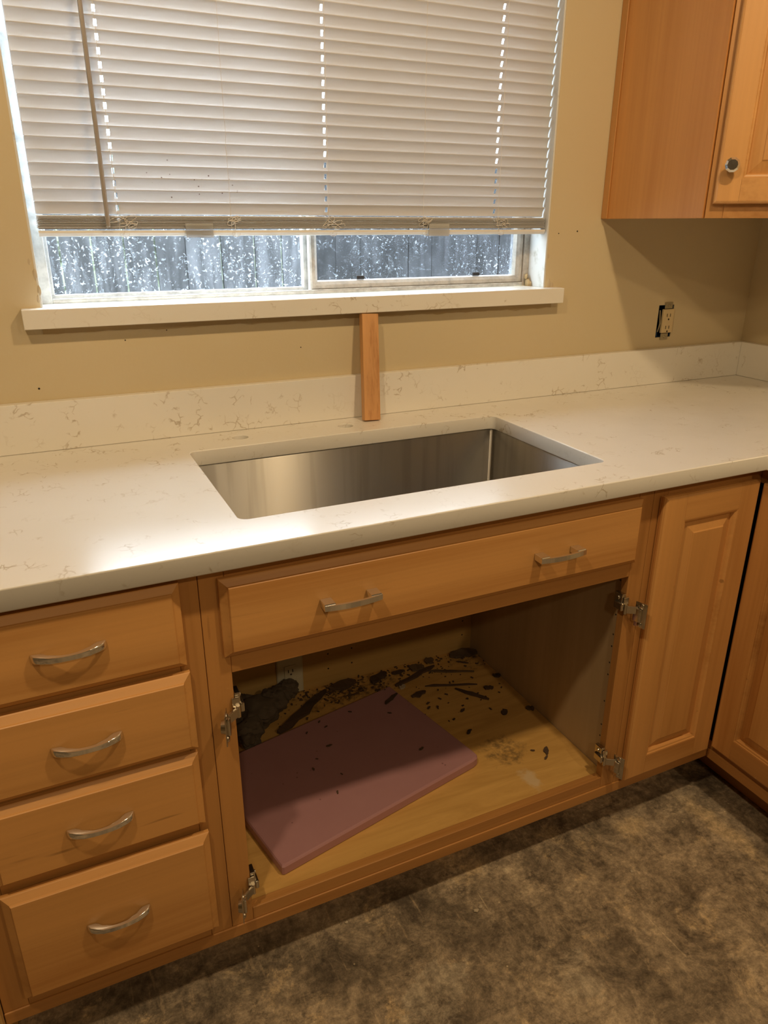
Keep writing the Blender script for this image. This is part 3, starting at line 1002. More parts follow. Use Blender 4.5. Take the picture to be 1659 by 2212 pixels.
def panel_door(F, u0, u1, v0, v1, parent, mats, sw=0.052, name='door'):
    """frame and raised panel door; outer edge rounded over"""
    wv, wh = mats
    T = 0.019
    e = 0.006
    d = build(name, loft_rect(bmesh.new(), F, u0 + 0.002, v0 + 0.002, u1 - 0.002, v1 - 0.002, [(0, 0.0005), (0, 0.006)]), wv, parent)
    def bar(nm, a, b_, c, dd, outer, mat):
        bm = bmesh.new()
        # box with rounded outer edges
        lo = [a, c]; hi = [b_, dd]
        r0 = [(a, c), (b_, c), (b_, dd), (a, dd)]
        ins = {k: (e if k in outer else 0.0) for k in 'LRBT'}
        def ring(f, w):
            return [bm.verts.new(F.p(x, y, w)) for x, y in ((a + ins['L'] * f, c + ins['B'] * f), (b_ - ins['R'] * f, c + ins['B'] * f), (b_ - ins['R'] * f, dd - ins['T'] * f), (a + ins['L'] * f, dd - ins['T'] * f))]
        rs = [ring(0.45, 0.004), ring(0, 0.008), ring(0.0, 0.0125), ring(0.35, 0.0168), ring(1.0, T)]
        for r, q in zip(rs, rs[1:]):
            for k in range(4):
                j = (k + 1) % 4
                bm.faces.new((r[k], r[j], q[j], q[k]))
        bm.faces.new(rs[0]); bm.faces.new(rs[-1])
        return build(nm, bm, mat, d)
    bar('stile', u0, u0 + sw, v0, v1, 'LBT', wv)
    bar('stile', u1 - sw, u1, v0, v1, 'RBT', wv)
    bar('rail', u0 + sw + .0003, u1 - sw - .0003, v0, v0 + sw, 'B', wh)
    bar('rail', u0 + sw + .0003, u1 - sw - .0003, v1 - sw, v1, 'T', wh)
    build('moulding', loft_rect(bmesh.new(), F, u0 + sw, v0 + sw, u1 - sw, v1 - sw,
          [(-0.001, T - 0.0005), (0.002, T - 0.0005), (0.0035, T - 0.0025), (0.007, T - 0.0035), (0.0095, 0.009), (0.0095, 0.0065)], False, False), wh, d)
    build('panel', loft_rect(bmesh.new(), F, u0 + sw + 0.0096, v0 + sw + 0.0096, u1 - sw - 0.0096, v1 - sw - 0.0096,
          [(0.0, 0.0062), (0.0, 0.0075), (0.003, 0.0082), (0.024, 0.0150), (0.0245, 0.0162), (0.026, 0.0172)]), wv, d)
    return d

FB = Frame((0, YFACE - 0.0006, 0), (1, 0, 0), (0, -1, 0))       # face of the back run
TOPZ = ZC - TC - 0.0008
BOTZ = 0.142

# ================================================================== drawer base cabinet
DX0, DX1 = -0.317, 0.0640
dc = thing('drawer_cabinet', 'honey maple base cabinet with four stacked drawers', 'cabinet', ((DX0 + DX1) / 2, -0.31, 0.0))
box('stile', DX0, -0.279, YFACE, YFACE + 0.019, BOTZ, TOPZ, M['frame_v'], dc)
box('stile', 0.0262, DX1, YFACE, YFACE + 0.019, BOTZ, TOPZ, M['frame_v'], dc)
for (a, c) in ((0.842, TOPZ), (0.700, 0.735), (0.545, 0.580), (0.385, 0.420), (BOTZ, 0.190)):
    box('rail', -0.2788, 0.0260, YFACE, YFACE + 0.019, a, c, M['frame_h'], dc)
box('side_panel', DX0, DX0 + 0.015, YFACE + 0.0195, -0.008, 0.116, TOPZ, M['panel_v'], dc)
box('side_panel', DX1 - 0.015, DX1, YFACE + 0.0195, -0.008, 0.116, TOPZ, M['panel_v'], dc)
box('bottom_panel', DX0 + 0.0155, DX1 - 0.0155, YFACE + 0.0195, -0.008, 0.150, 0.165, M['inner'], dc)
box('toe_kick', DX0, DX1, -0.535, -0.520, 0.001, 0.115, M['frame_h'], dc)
for (v0, v1, hz, pull, drop) in ((0.722, 0.8635, 0.797, 0.0, -0.001), (0.568, 0.711, 0.641, 0.003, 0.0015), (0.411, 0.558, 0.486, 0.001, 0.0), (0.171, 0.393, 0.289, 0.005, 0.0025)):
    F = Frame((0, YFACE - 0.0008 - pull, 0), (1, 0, 0), (0, -1, 0))
    d = slab_front('drawer', F, -0.283 + drop, 0.0365 + drop, v0, v1, dc, M['wood_h'])
    FH = Frame((0, YFACE - 0.0008 - pull - 0.0185, 0), (1, 0, 0), (0, -1, 0))
    pull_arch(FH, -0.1225 + drop, hz, d)

# end panel left of the drawers
o = box('end_panel', -0.341, -0.3185, -0.645, -0.002, 0.0015, TOPZ, M['ply'], bev=0.001)
tag(o, 'yellowish raw plywood end panel left of the drawer cabinet', 'panel')

# ================================================================== sink base cabinet
SX_0, SX_1 = 0.0648, 0.9615
OXA, OXB, OZA, OZB = 0.104, 0.924, 0.170, 0.684
sc_ = thing('sink_cabinet', 'honey maple sink base cabinet with its doors removed', 'cabinet', ((SX_0 + SX_1) / 2, -0.31, 0.0))
box('stile', SX_0, OXA, YFACE, YFACE + 0.019, BOTZ, TOPZ, M['frame_v'], sc_)
box('stile', OXB, SX_1, YFACE, YFACE + 0.019, BOTZ, TOPZ, M['frame_v'], sc_)
box('rail', OXA + .0002, OXB - .0002, YFACE, YFACE + 0.019, OZB, 0.735, M['frame_h'], sc_)
box('rail', OXA + .0002, OXB - .0002, YFACE, YFACE + 0.019, 0.838, TOPZ, M['frame_h'], sc_)
box('rail', OXA + .0002, OXB - .0002, YFACE, YFACE + 0.019, BOTZ, OZA, M['frame_h'], sc_)
o = box('side_panel', SX_0, SX_0 + 0.0165, YFACE + 0.0195, -0.014, 0.116, TOPZ, M['inner'], sc_)
o = box('side_panel', SX_1 - 0.0165, SX_1, YFACE + 0.0195, -0.014, 0.116, TOPZ, M['inner'], sc_)
o['label'] = 'pale side lining'
box('back_panel', SX_0, SX_1, -0.0135, -0.004, 0.116, TOPZ, M['inner_back'], sc_)
cf = box('bottom_panel', SX_0 + 0.017, SX_1 - 0.017, YFACE + 0.0195, -0.014, 0.150, 0.1655, M['cab_floor'], sc_)
cf['label'] = 'stained cabinet floor'
box('toe_kick', DX1 + .0005, SX_1, -0.535, -0.520, 0.001, 0.115, M['frame_h'], sc_)
ff = slab_front('false_front', FB, 0.093, 0.9275, 0.719, 0.856, sc_, M['wood_h'])
FH = Frame((0, YFACE - 0.0006 - 0.0185, 0), (1, 0, 0), (0, -1, 0))
pull_square(FH, 0.300, 0.787, ff)
pull_square(FH, 0.717, 0.787, ff)
# shelf pin holes down the right lining and two rows in the back
for zz in (0.652, 0.569, 0.520, 0.490, 0.448, 0.417, 0.346, 0.282, 0.251):
    b = bmesh.new(); cyl(b, (SX_1 - 0.0167, -0.585, zz), (1, 0, 0), 0.0021, 0.0021, 0.003, 8)
    build('pin_hole', b, M['slot'], sc_)
for x in (0.49, 0.56, 0.915):
    for zz in (0.215, 0.262, 0.305):
        b = bmesh.new(); cyl(b, (x, -0.0137, zz), (0, 1, 0), 0.0026, 0.0026, 0.003, 8)
        build('pin_hole', b, M['slot'], sc_)
b = bmesh.new(); cyl(b, (0.689, -0.0138, 0.302), (0, 1, 0), 0.027, 0.027, 0.004, 28)
o = build('pipe_hole', b, M['black'], sc_); o['label'] = 'round black pipe hole'

# hinges: mounting clip on the stile edge, folding arm and cup flange swung out to the front
def hinge(xe, zc, s):
    """xe: stile inner edge, s: +1 when the stile lies to +x of the edge"""
    bm = bmesh.new()
    def bx(u0, u1, y0, y1, z0, z1, bv=0.0012):
        a, c = sorted((xe + s * u0, xe + s * u1))
        add_box(bm, a, c, y0, y1, zc + z0, zc + z1, bv)
    bx(-0.0100, -0.0006, -0.628, -0.606, -0.006, 0.032)          # clip body on the edge
    bx(-0.0150, -0.0080, -0.634, -0.610, -0.003, 0.014, 0.002)   # raised lever
    bx(-0.0080, 0.0050, -0.6325, -0.6288, 0.004, 0.026)          # wrap onto the face
    cyl(bm, (xe - s * 0.0102, -0.617, zc + 0.022), (-s, 0, 0), 0.0042, 0.0036, 0.0024, 12)
    h = build('hinge', bm, M['hinge'], sc_)
    bm = bmesh.new()                                             # folding link to the cup
    tube(bm, [(xe - s * 0.004, -0.634, zc + 0.012), (xe - s * 0.004, -0.634, zc - 0.010)], 0.0036, 10)
    m = Matrix.Translation((xe + s * 0.006, -0.640, zc)) @ Matrix.Rotation(R(-35 * s), 4, 'Z')
    add_box(bm, -0.013, 0.013, -0.0025, 0.0025, -0.0085, 0.0085, 0.0010, 2, m)
    build('arm', bm, M['hinge'], h)
    bm = bmesh.new()                                             # flange with two screws, cup behind it
    m = Matrix.Translation((xe + s * 0.021, -0.6525, zc - 0.010)) @ Matrix.Rotation(R(18 * s), 4, 'Z')
    add_box(bm, -0.0008, 0.0008, -0.0135, 0.0125, -0.0285, 0.0285, 0.0005, 2, m)
    add_box(bm, *sorted((-s * 0.0065, 0.0)), -0.004, 0.014, -0.0150, 0.0150, 0.0016, 2, m)
    cyl(bm, m @ Vector((s * 0.0008, 0.001, 0)), m.to_3x3() @ Vector((s, 0, 0)), 0.0130, 0.0110, 0.0075, 22)
    for zz in (-0.0215, 0.0215):
        lathe(bm, m @ Vector((-s * 0.0008, -0.001, zz)), m.to_3x3() @ Vector((-s, 0, 0)), [(0.0058, 0), (0.0055, 0.0016), (0.0035, 0.0028), (0.0, 0.0030)], 12)
    build('cup', bm, M['hinge'], h, smooth=True)
    return h
for (xe, s) in ((OXB, 1), (OXA, -1)):
    for zc in (0.612, 0.222):
        hinge(xe, zc, s)

# ================================================================== corner base cabinet
CX0 = 0.9622
XF = XR - 0.628          # face plane of the right run
cc = thing('corner_base_cabinet', 'honey maple corner base cabinet with two raised-panel doors', 'cabinet', (1.45, -0.45, 0.0))
box('stile', CX0, 0.998, YFACE, YFACE + 0.019, BOTZ, TOPZ, M['frame_v'], cc)
box('rail', 0.9982, XF + 0.019, YFACE, YFACE + 0.019, 0.838, TOPZ, M['frame_h'], cc)
box('rail', 0.9982, XF + 0.019, YFACE, YFACE + 0.019, BOTZ, 0.165, M['frame_h'], cc)
box('rail', XF, XF + 0.019, -0.902, YFACE - 0.0005, 0.838, TOPZ, M['frame_y'], cc)
box('rail', XF, XF + 0.019, -0.902, YFACE - 0.0005, BOTZ, 0.165, M['frame_y'], cc)
box('stile', XF, XF + 0.019, -0.940, -0.9022, BOTZ, TOPZ, M['frame_v'], cc)
box('side_panel', CX0, CX0 + 0.015, YFACE + 0.0195, -0.008, 0.116, TOPZ, M['inner'], cc)
box('side_panel', XF + 0.0195, XR - 0.004, -0.940, -0.925, 0.001, TOPZ, M['panel_v'], cc)
box('bottom_panel', CX0 + 0.0155, XR - 0.006, YFACE + 0.0195, -0.008, 0.150, 0.165, M['inner'], cc)
box('bottom_panel', XF + 0.0195, XR - 0.006, -0.9248, YFACE + 0.019, 0.150, 0.165, M['inner'], cc)
box('toe_kick', SX_1 + .0005, 1.372, -0.535, -0.520, 0.001, 0.115, M['frame_h'], cc)
box('toe_kick', 1.3575, 1.3725, -0.940, -0.5355, 0.001, 0.115, M['frame_y'], cc)
box('base_strip', XF - 0.0025, XF + 0.0165, -0.940, -0.6325, 0.115, BOTZ - 0.0004, M['frame_y'], cc)
panel_door(FB, 0.977, 1.2425, 0.153, 0.853, cc, (M['wood_v'], M['wood_h']), 0.056)
FR = Frame((XF - 0.0006, 0, 0), (0, -1, 0), (-1, 0, 0))
panel_door(FR, 0.6484, 0.915, 0.164, 0.845, cc, (M['wood_v'], M['frame_y']), 0.056)

# continuous strip under the face frames of the back run
o = box('trim_5', DX0, XF + 0.016, YFACE - 0.0025, YFACE + 0.016, 0.1155, BOTZ - 0.0004, M['frame_h'], bev=0.0015)
tag(o, 'long wooden strip nailed along the bottom of the base cabinets', 'trim', kind='structure')

# ================================================================== diagonal corner wall cabinet
UX, UD, UZ0, UZ1 = 1.293, -0.340, 1.366, 2.13
uc = thing('corner_wall_cabinet', 'honey maple corner wall cabinet with diagonal door', 'cabinet', (1.60, -0.25, UZ0))
box('side_panel', UX, UX + 0.016, UD + 0.006, -0.0008, UZ0, UZ1, M['panel_v'], uc)
o = box('scribe_strip', UX - 0.004, UX - 0.0002, -0.022, -0.0008, UZ0 + 0.0005, UZ1, M['frame_v'], uc)
ex, ey = XR - 0.340, UD - (XR - 0.340 - UX)
ylo = ey
s2 = math.sqrt(0.5)
# floor and top boards follow the five-sided plan
plan = [(UX + 0.0165, -0.002), (XR - 0.002, -0.002), (XR - 0.002, ylo + 0.002), (ex, ylo + 0.016), (UX + 0.0165, UD + 0.010)]
for nm, z0, z1 in (('bottom_panel', UZ0 + 0.018, UZ0 + 0.032), ('top_panel', UZ1 - 0.016, UZ1 - 0.001)):
    b = bmesh.new()
    lo = [b.verts.new((x, y, z0)) for x, y in plan]; hi = [b.verts.new((x, y, z1)) for x, y in plan]
    b.faces.new(lo); b.faces.new(hi)
    for i in range(5):
        j = (i + 1) % 5
        b.faces.new((lo[i], lo[j], hi[j], hi[i]))
    build(nm, b, M['inner'], uc)
box('side_panel', ex, XR - 0.002, ylo, ylo + 0.0155, UZ0, UZ1, M['panel_v'], uc)
FD_ = Frame((UX + 0.0005, UD, 0), (s2, -s2, 0), (-s2, -s2, 0))
DW = (ex - UX) / s2
def dbox(nm, u0, u1, v0, v1, mat):
    return build(nm, frame_box(bmesh.new(), FD_, u0, u1, v0, v1, -0.0185, 0.0, 0.0008), mat, uc)
dbox('stile', 0.0, 0.036, UZ0, UZ1, M['frame_v'])
dbox('stile', DW - 0.036, DW, UZ0, UZ1, M['frame_v'])
dbox('rail', 0.0362, DW - 0.0362, UZ0, UZ0 + 0.042, M['frame_h'])
dbox('rail', 0.0362, DW - 0.0362, UZ1 - 0.042, UZ1, M['frame_h'])
FDd = Frame((UX + 0.0005 - s2 * 0.0006, UD - s2 * 0.0006, 0), (s2, -s2, 0), (-s2, -s2, 0))
ud = panel_door(FDd, 0.012, DW - 0.012, UZ0 + 0.029, UZ1 - 0.029, uc, (M['wood_v'], M['wood_h']), 0.050)
kc = FDd.p(0.038, 1.4705, 0.0192)
b = bmesh.new(); lathe(b, kc, FDd.n, [(0.008, 0.0), (0.008, 0.002), (0.0045, 0.004), (0.0045, 0.012), (0.0085, 0.0145)], 20)
kn = build('knob', b, M['chrome'], ud, smooth=True); kn['label'] = 'shiny faceted round knob'
b = bmesh.new(); lathe(b, kc + FDd.n * 0.0147, FDd.n, [(0.0085, 0.0), (0.0145, 0.006), (0.0150, 0.010), (0.0105, 0.0145), (0.0, 0.0148)], 10)
build('knob_crystal', b, M['chrome'], kn)

# ================================================================== outlets
out1 = thing('electrical_outlet', 'uncovered ivory outlet in a ragged wall opening', 'outlet', (1.563, 0.0, 1.046))
b = bmesh.new()
y1 = 0.055
def openbox(bm, x0, x1, y0, y1, z0, z1):
    vs_ = [bm.verts.new(p) for p in ((x0, y0, z0), (x1, y0, z0), (x1, y0, z1), (x0, y0, z1), (x0, y1, z0), (x1, y1, z0), (x1, y1, z1), (x0, y1, z1))]
    for f in ((4, 5, 6, 7), (0, 1, 5, 4), (1, 2, 6, 5), (2, 3, 7, 6), (3, 0, 4, 7)): bm.faces.new([vs_[i] for i in f])
openbox(b, OX0 + 0.001, OX1 - 0.001, 0.002, y1, OZ0 + 0.001, OZ1 - 0.001)
build('wall_box', b, M['blue'], out1)
b = bmesh.new(); add_box(b, OX0 + 0.0015, OX0 + 0.016, 0.010, 0.012, OZ0 - 0.0, OZ0 + 0.020, 0.0)
build('box_ear', b, M['blue'], out1)
rc = box('receptacle', 1.5495, 1.5905, -0.006, 0.003, 1.0585, 1.1255, M['ivory'], out1, bev=0.002)
for zc in (1.1085, 1.0745):
    for dx in (-0.0065, 0.0055):
        box('slot', 1.570 + dx - 0.0011, 1.570 + dx + 0.0011, -0.0063, -0.004, zc - 0.0045, zc + 0.0045, M['slot'], rc, bev=0)
    b = bmesh.new(); cyl(b, (1.5705, -0.0064, zc - 0.0115), (0, 1, 0), 0.0027, 0.0027, 0.002, 12)
    build('ground_hole', b, M['slot'], rc)
for (z0, z1, xa, xb) in ((1.127, 1.1445, 1.554, 1.583), (1.0395, 1.057, 1.551, 1.579)):
    b = bmesh.new(); add_box(b, xa, xb, -0.0030, -0.0012, z0, z1, 0.0006)
    zs_ = (z0 + z1) / 2
    lathe(b, ((xa + xb) / 2, -0.003, zs_), (0, -1, 0), [(0.0040, 0), (0.0036, 0.0016), (0.0, 0.0020)], 12)
    for xx in (xa + 0.004, xb - 0.004):
        lathe(b, (xx, -0.0028, zs_), (0, -1, 0), [(0.0024, 0), (0.0024, 0.0012), (0.0, 0.0014)], 8)
    build('yoke', b, M['brass'], out1)
b = bmesh.new()
tube(b, [(1.543, 0.004, 1.062), (1.544, -0.001, 1.085), (1.5435, 0.002, 1.105), (1.545, 0.006, 1.122)], 0.0022, 6)
build('wire', b, M['brass'], out1)

out2 = thing('electrical_outlet', 'white plated outlet on the back inside the sink cabinet', 'outlet', (0.380, -0.0135, 0.170))
PB = Frame((0, -0.0140, 0), (1, 0, 0), (0, -1, 0))
build('cover_plate', loft_rect(bmesh.new(), PB, 0.343, 0.168, 0.416, 0.284, [(0, 0), (0, 0.003), (0.003, 0.0055)]), M['plate'], out2)
rc = box('receptacle', 0.3635, 0.3965, -0.0222, -0.0200, 0.193, 0.259, M['plate'], out2, bev=0.0008)
for zc in (0.243, 0.211):
    for dx in (-0.006, 0.006):
        box('slot', 0.380 + dx - 0.0012, 0.380 + dx + 0.0012, -0.0226, -0.0215, zc - 0.0045, zc + 0.0045, M['slot'], rc, bev=0)
    b = bmesh.new(); cyl(b, (0.381, -0.0227, zc - 0.0105), (0, 1, 0), 0.0026, 0.0026, 0.001, 10)
    build('ground_hole', b, M['slot'], rc)

# ================================================================== board and debris inside the sink cabinet
ZF = 0.1658
Fp, Rp, Bp = Vector((0.178, -0.580, 0)), Vector((0.698, -0.470, 0)), Vector((0.630, -0.122, 0))
Lp = Fp + (Bp - Rp)
b = bmesh.new()
ux = (Rp - Fp); vx = (Lp - Fp)
LX, LY = ux.length, vx.length
ang = math.atan2(ux.y, ux.x)
q = [(0.004, 0.0), (LX - 0.022, 0.001), (LX - 0.008, 0.004), (LX - 0.001, 0.012), (LX, 0.024), (LX, LY), (0, LY), (0.0, 0.003)]
TH = 0.0235
lay = []
for ins, zz in ((0.0012, 0.0006), (0.0, 0.0025), (0.0, TH - 0.004), (0.0022, TH - 0.0008), (0.005, TH)):
    ring = []
    for (x, y) in q:
        cx_, cy_ = LX / 2, LY / 2
        x2 = x + (cx_ - x) / cx_ * ins; y2 = y + (cy_ - y) / cy_ * ins
        ring.append(b.verts.new((x2, y2, zz)))
    lay.append(ring)
for r, s_ in zip(lay, lay[1:]):
    for k in range(len(q)):
        j = (k + 1) % len(q)
        b.faces.new((r[k], r[j], s_[j], s_[k]))
b.faces.new(lay[0]); b.faces.new(lay[-1])
bmesh.ops.transform(b, matrix=Matrix.Translation((Fp.x, Fp.y, ZF)) @ Matrix.Rotation(ang, 4, 'Z'), verts=b.verts)
o = build('mauve_board', b, M['foam'])
tag(o, 'flat mauve board lying askew on the sink cabinet floor', 'board')

def shard(name, a, c, width, thick, mat, z=ZF, seed=0, tilt=0.0):
    """thin splintered piece from a to c (x, y)"""
    random.seed(seed)
    a, c = Vector((*a, 0)), Vector((*c, 0))
    d = c - a
    L = d.length
    d.normalize()
    s = Vector((-d.y, d.x, 0))
    b = bmesh.new()
    n = 6
    upl, dnl = [], []
    for i in range(n + 1):
        t = i / n
        wv = width * (0.55 + 0.45 * math.sin(math.pi * min(max(t * 0.9 + 0.05, 0), 1))) * random.uniform(0.65, 1.1)
        if i in (0, n): wv *= 0.45
        ce = a + d * (L * t) + s * random.uniform(-0.12, 0.12) * width
        upl.append(ce + s * wv / 2); dnl.append(ce - s * wv / 2)
    loop = upl + dnl[::-1]
    def zz(p): return z + 0.0006 + tilt * (p - a).dot(d)
    lo = [b.verts.new((p.x, p.y, zz(p))) for p in loop]
    hi = [b.verts.new((p.x, p.y, zz(p) + thick * random.uniform(0.6, 1.2))) for p in loop]
    m_ = len(loop)
    for k in range(n):
        i0, i1, j0, j1 = k, k + 1, m_ - 1 - k, m_ - 2 - k
        b.faces.new((lo[i0], lo[i1], lo[j1], lo[j0]))
        b.faces.new((hi[i0], hi[i1], hi[j1], hi[j0]))
    for k in range(m_):
        j = (k + 1) % m_
        b.faces.new((lo[k], lo[j], hi[j], hi[k]))
    return build(name, b, mat)

G = 'splinters on the sink cabinet floor'
ZB = ZF + TH
pieces = [
    ('wood_splinter', (0.769, -0.078), (0.886, -0.134), 0.011, 0.004, 'grey_wood', ZF, 'long grey splinter near the cabinet back wall'),
    ('wood_splinter', (0.726, -0.138), (0.861, -0.191), 0.008, 0.004, 'dark_wood', ZF, 'thin dark splinter forming the upper arm of a V'),
    ('wood_splinter', (0.795, -0.184), (0.852, -0.264), 0.013, 0.005, 'dark_wood', ZF, 'thick dark splinter forming the lower arm of a V'),
    ('wood_splinter', (0.652, -0.105), (0.796, -0.060), 0.018, 0.006, 'dark_wood', ZF, 'broad dark splinter just behind the mauve board corner'),
    ('bark_strip', (0.300, -0.165), (0.470, -0.045), 0.030, 0.008, 'dark_wood', ZF, 'long black curved strip beside the gnarled lump'),
    ('wood_chip', (0.579, -0.195), (0.626, -0.165), 0.013, 0.003, 'dark_wood', ZB, 'dark elongated chip on top of the mauve board'),
    ('wood_chip', (0.671, -0.170), (0.716, -0.160), 0.020, 0.005, 'dark_wood', ZF, 'dark broken chip touching the mauve board back corner'),
    ('bark_piece', (0.861, -0.038), (0.945, -0.050), 0.034, 0.012, 'grey_wood', ZF, 'flat grey bark piece in the back right corner'),
    ('wood_chip', (0.869, -0.212), (0.893, -0.224), 0.020, 0.004, 'dark_wood', ZF, 'hooked dark chip right of the V splinters'),
    ('wood_chip', (0.781, -0.030), (0.808, -0.036), 0.030, 0.006, 'grey_wood', ZF, 'squarish grey chip against the cabinet back'),
    ('wood_chip', (0.668, -0.046), (0.707, -0.048), 0.015, 0.006, 'dark_wood', ZF, 'dark oval chip against the cabinet back'),
    ('wood_splinter', (0.866, -0.068), (0.894, -0.090), 0.006, 0.003, 'dark_wood', ZF, 'tiny dark splinter in front of the corner bark piece'),
    ('plaster_chip', (0.658, -0.122), (0.676, -0.112), 0.014, 0.005, 'white_chip', ZF, 'pale chip at the back corner of the mauve board'),
    ('wood_chip', (0.725, -0.044), (0.765, -0.058), 0.030, 0.008, 'grey_wood', ZF, 'broad grey flake left of the long grey splinter'),
    ('wood_chip', (0.850, -0.334), (0.870, -0.320), 0.016, 0.003, 'dark_wood', ZF, 'black diamond shaped chip at mid floor'),
    ('leaf_scrap', (0.860, -0.508), (0.876, -0.484), 0.012, 0.002, 'dark_wood', ZF, 'dark leaf-shaped scrap on the lit floor near the front'),
    ('leaf_scrap', (0.846, -0.520), (0.860, -0.512), 0.006, 0.002, 'dark_wood', ZF, 'small curl below the leaf-shaped scrap'),
    ('wood_chip', (0.726, -0.362), (0.744, -0.352), 0.010, 0.003, 'dark_wood', ZF, 'small black chip beside the right edge of the board'),
    ('wood_chip', (0.925, -0.170), (0.940, -0.186), 0.016, 0.006, 'grey_wood', ZF, 'rear brown flake against the right lining'),
    ('wood_chip', (0.922, -0.335), (0.938, -0.350), 0.016, 0.005, 'grey_wood', ZF, 'front brown flake against the right lining'),
    ('wood_chip', (0.597, -0.062), (0.655, -0.036), 0.030, 0.009, 'dark_wood', ZF, 'dark ragged chip in the middle of the back edge'),
    ('wood_chip', (0.480, -0.045), (0.560, -0.040), 0.032, 0.010, 'dark_wood', ZF, 'dark ragged flake right of the cabinet outlet'),
]
for i, (nm, a, c, w, th, mt, z0, lab) in enumerate(pieces):
    o = shard(nm, a, c, w, th, M[mt], z0, 100 + i)
    tag(o, lab, nm.split('_')[1] if nm != 'leaf_scrap' else 'scrap', G)
ORD = ['leftmost', 'second from the left', 'third from the left', 'fourth from the left', 'fifth from the left', 'sixth from the left',
       'seventh from the left', 'eighth from the left', 'ninth from the left', 'tenth from the left', 'eleventh from the left', 'rightmost']
def by_screen(pts, z0):
    def sx(p):
        d = Vector((p[0], p[1], z0)) - cp
        return d.dot(r2) / d.dot(fw)
    return sorted(pts, key=sx)
small = [((0.697, -0.210), ZF), ((0.712, -0.236), ZF), ((0.735, -0.205), ZF), ((0.690, -0.228), ZF), ((0.835, -0.300), ZF), ((0.765, -0.275), ZF), ((0.802, -0.235), ZF), ((0.838, -0.482), ZF),
         ((0.600, -0.100), ZF), ((0.560, -0.075), ZF), ((0.520, -0.090), ZF), ((0.455, -0.080), ZF)]
for i, ((x, y), z0) in enumerate([(q_, ZF) for q_ in by_screen([e[0] for e in small], ZF)]):
    random.seed(300 + i)
    a = random.uniform(0, 3.1)
    l = random.uniform(0.004, 0.009)
    o = shard('wood_crumb', (x - l * math.cos(a), y - l * math.sin(a)), (x + l * math.cos(a), y + l * math.sin(a)), l * 0.9, 0.0025, M['dark_wood'], z0, 300 + i)
    tag(o, 'small dark crumb on the bare cabinet floor, ' + ORD[i], 'crumb', 'dark crumbs on the cabinet floor')
onboard = [(0.345, -0.317), (0.326, -0.346), (0.388, -0.285), (0.355, -0.218), (0.349, -0.438), (0.379, -0.388), (0.583, -0.388), (0.398, -0.190), (0.406, -0.215), (0.483, -0.185), (0.573, -0.232)]
for i, (x, y) in enumerate(by_screen(onboard, ZB)):
    random.seed(400 + i)
    a = random.uniform(0, 3.1)
    l = random.uniform(0.003, 0.008)
    o = shard('wood_crumb', (x - l * math.cos(a), y - l * math.sin(a)), (x + l * math.cos(a), y + l * math.sin(a)), l * 0.9, 0.0015, M['dark_wood'], ZB, 400 + i)
    tag(o, 'small dark crumb lying on the mauve board, ' + (ORD[i] if i < len(onboard) - 1 else 'rightmost'), 'crumb', 'dark crumbs on the mauve board')
# uncountable grit along the back of the cabinet floor
b = bmesh.new()
random.seed(77)
for i in range(420):
    x = random.uniform(0.09, 0.94)
    y = -0.016 - abs(random.gauss(0, 0.05))
    if x > 0.66 and random.random() < 0.35: y = random.uniform(-0.30, -0.02)
    p = Vector((x, y, 0)) - Fp
    uu = p.dot(ux.normalized()); vv_ = p.dot(vx.normalized())
    zz = ZB if (-.003 < uu < LX + .003 and -.003 < vv_ < LY + .003) else ZF
    s_ = random.uniform(0.0008, 0.0035)
    m = Matrix.Translation((x, y, zz + s_ * 0.45 + 0.0003)) @ Matrix.Rotation(random.uniform(0, 3), 4, 'Z')
    add_box(b, -s_ * random.uniform(.6, 1.8), s_, -s_ * 0.6, s_ * 0.6, -s_ * 0.4, s_ * 0.4, 0, 1, m)
o = build('grit', b, M['dark_wood'])
tag(o, 'fine dark grit scattered along the cabinet back', 'grit', kind='stuff')

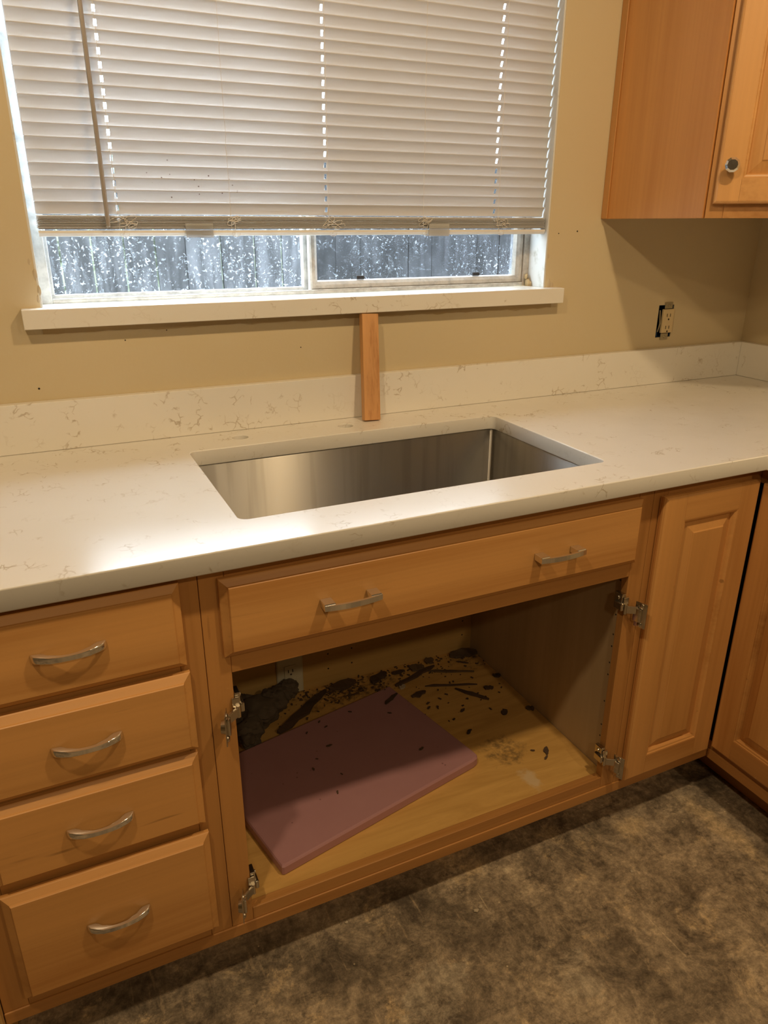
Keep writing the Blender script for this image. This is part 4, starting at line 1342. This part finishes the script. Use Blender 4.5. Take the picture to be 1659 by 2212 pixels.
# gnarled dark lump in the back left corner of the cabinet
bm = bmesh.new()
for i, (c, rad, sq) in enumerate((((0.235, -0.140, 0.188), 0.036, (1.1, 1.0, .75)), ((0.270, -0.105, 0.198), 0.042, (1.2, 1.0, .8)), ((0.305, -0.085, 0.202), 0.036, (1.2, 1, .85)), ((0.335, -0.060, 0.200), 0.030, (1.2, 1, 0.9)),
                                  ((0.362, -0.048, 0.203), 0.026, (1.1, 1, 1.0)), ((0.225, -0.175, 0.180), 0.024, (1.0, 1.3, .7)), ((0.205, -0.110, 0.192), 0.034, (1, 1, .9)), ((0.250, -0.070, 0.200), 0.030, (1, 1, 1)))):
    b = bmesh.new()
    c = (c[0], c[1] + 0.006, c[2])
    bmesh.ops.create_icosphere(b, subdivisions=4, radius=1.0)
    for v in b.verts:
        k = 1 + 0.32 * noise.noise(v.co * 1.6 + Vector((i * 2.3, 0, i))) + 0.16 * noise.noise(v.co * 4.5 + Vector((0, i * 3.1, 0))) + 0.06 * noise.noise(v.co * 11)
        v.co = Vector((c[0] + v.co.x * rad * sq[0] * k, c[1] + v.co.y * rad * sq[1] * k, max(c[2] + v.co.z * rad * sq[2] * k, ZF + 0.0006)))
    for v in b.verts:
        v.co.x = max(v.co.x, 0.084); v.co.y = min(v.co.y, -0.024)
        p = v.co.xy.to_3d() - Fp
        uu = p.dot(ux.normalized()); vv_ = p.dot(vx.normalized())
        if -.002 < uu < LX + .002 and -.002 < vv_ < LY + .002: v.co.z = max(v.co.z, ZB + 0.0008)
    merge(bm, b)
o = build('gnarled_lump', bm, M['lump'], smooth=True)
tag(o, 'dark gnarled lump behind the board beside the cabinet outlet', 'debris')

# a few pale crumbs lying on the concrete
for i, (x, y, s_, lab) in enumerate(((0.560, -0.690, .006, 'left of two pale crumbs lying together on the concrete'), (0.574, -0.686, .005, 'right of two pale crumbs lying together on the concrete'),
                                     (0.30, -0.60, .004, 'pale crumb in the shadow along the cabinet base'), (0.93, -0.75, .004, 'lone pale crumb on the lit concrete near the corner'))):
    o = build('plaster_crumb', crumb_bm((x, y, s_ * 0.42), s_, i + 20, (1, .8, .55)), M['white_chip'], smooth=True)
    tag(o, lab, 'crumb', 'pale crumbs on the concrete')
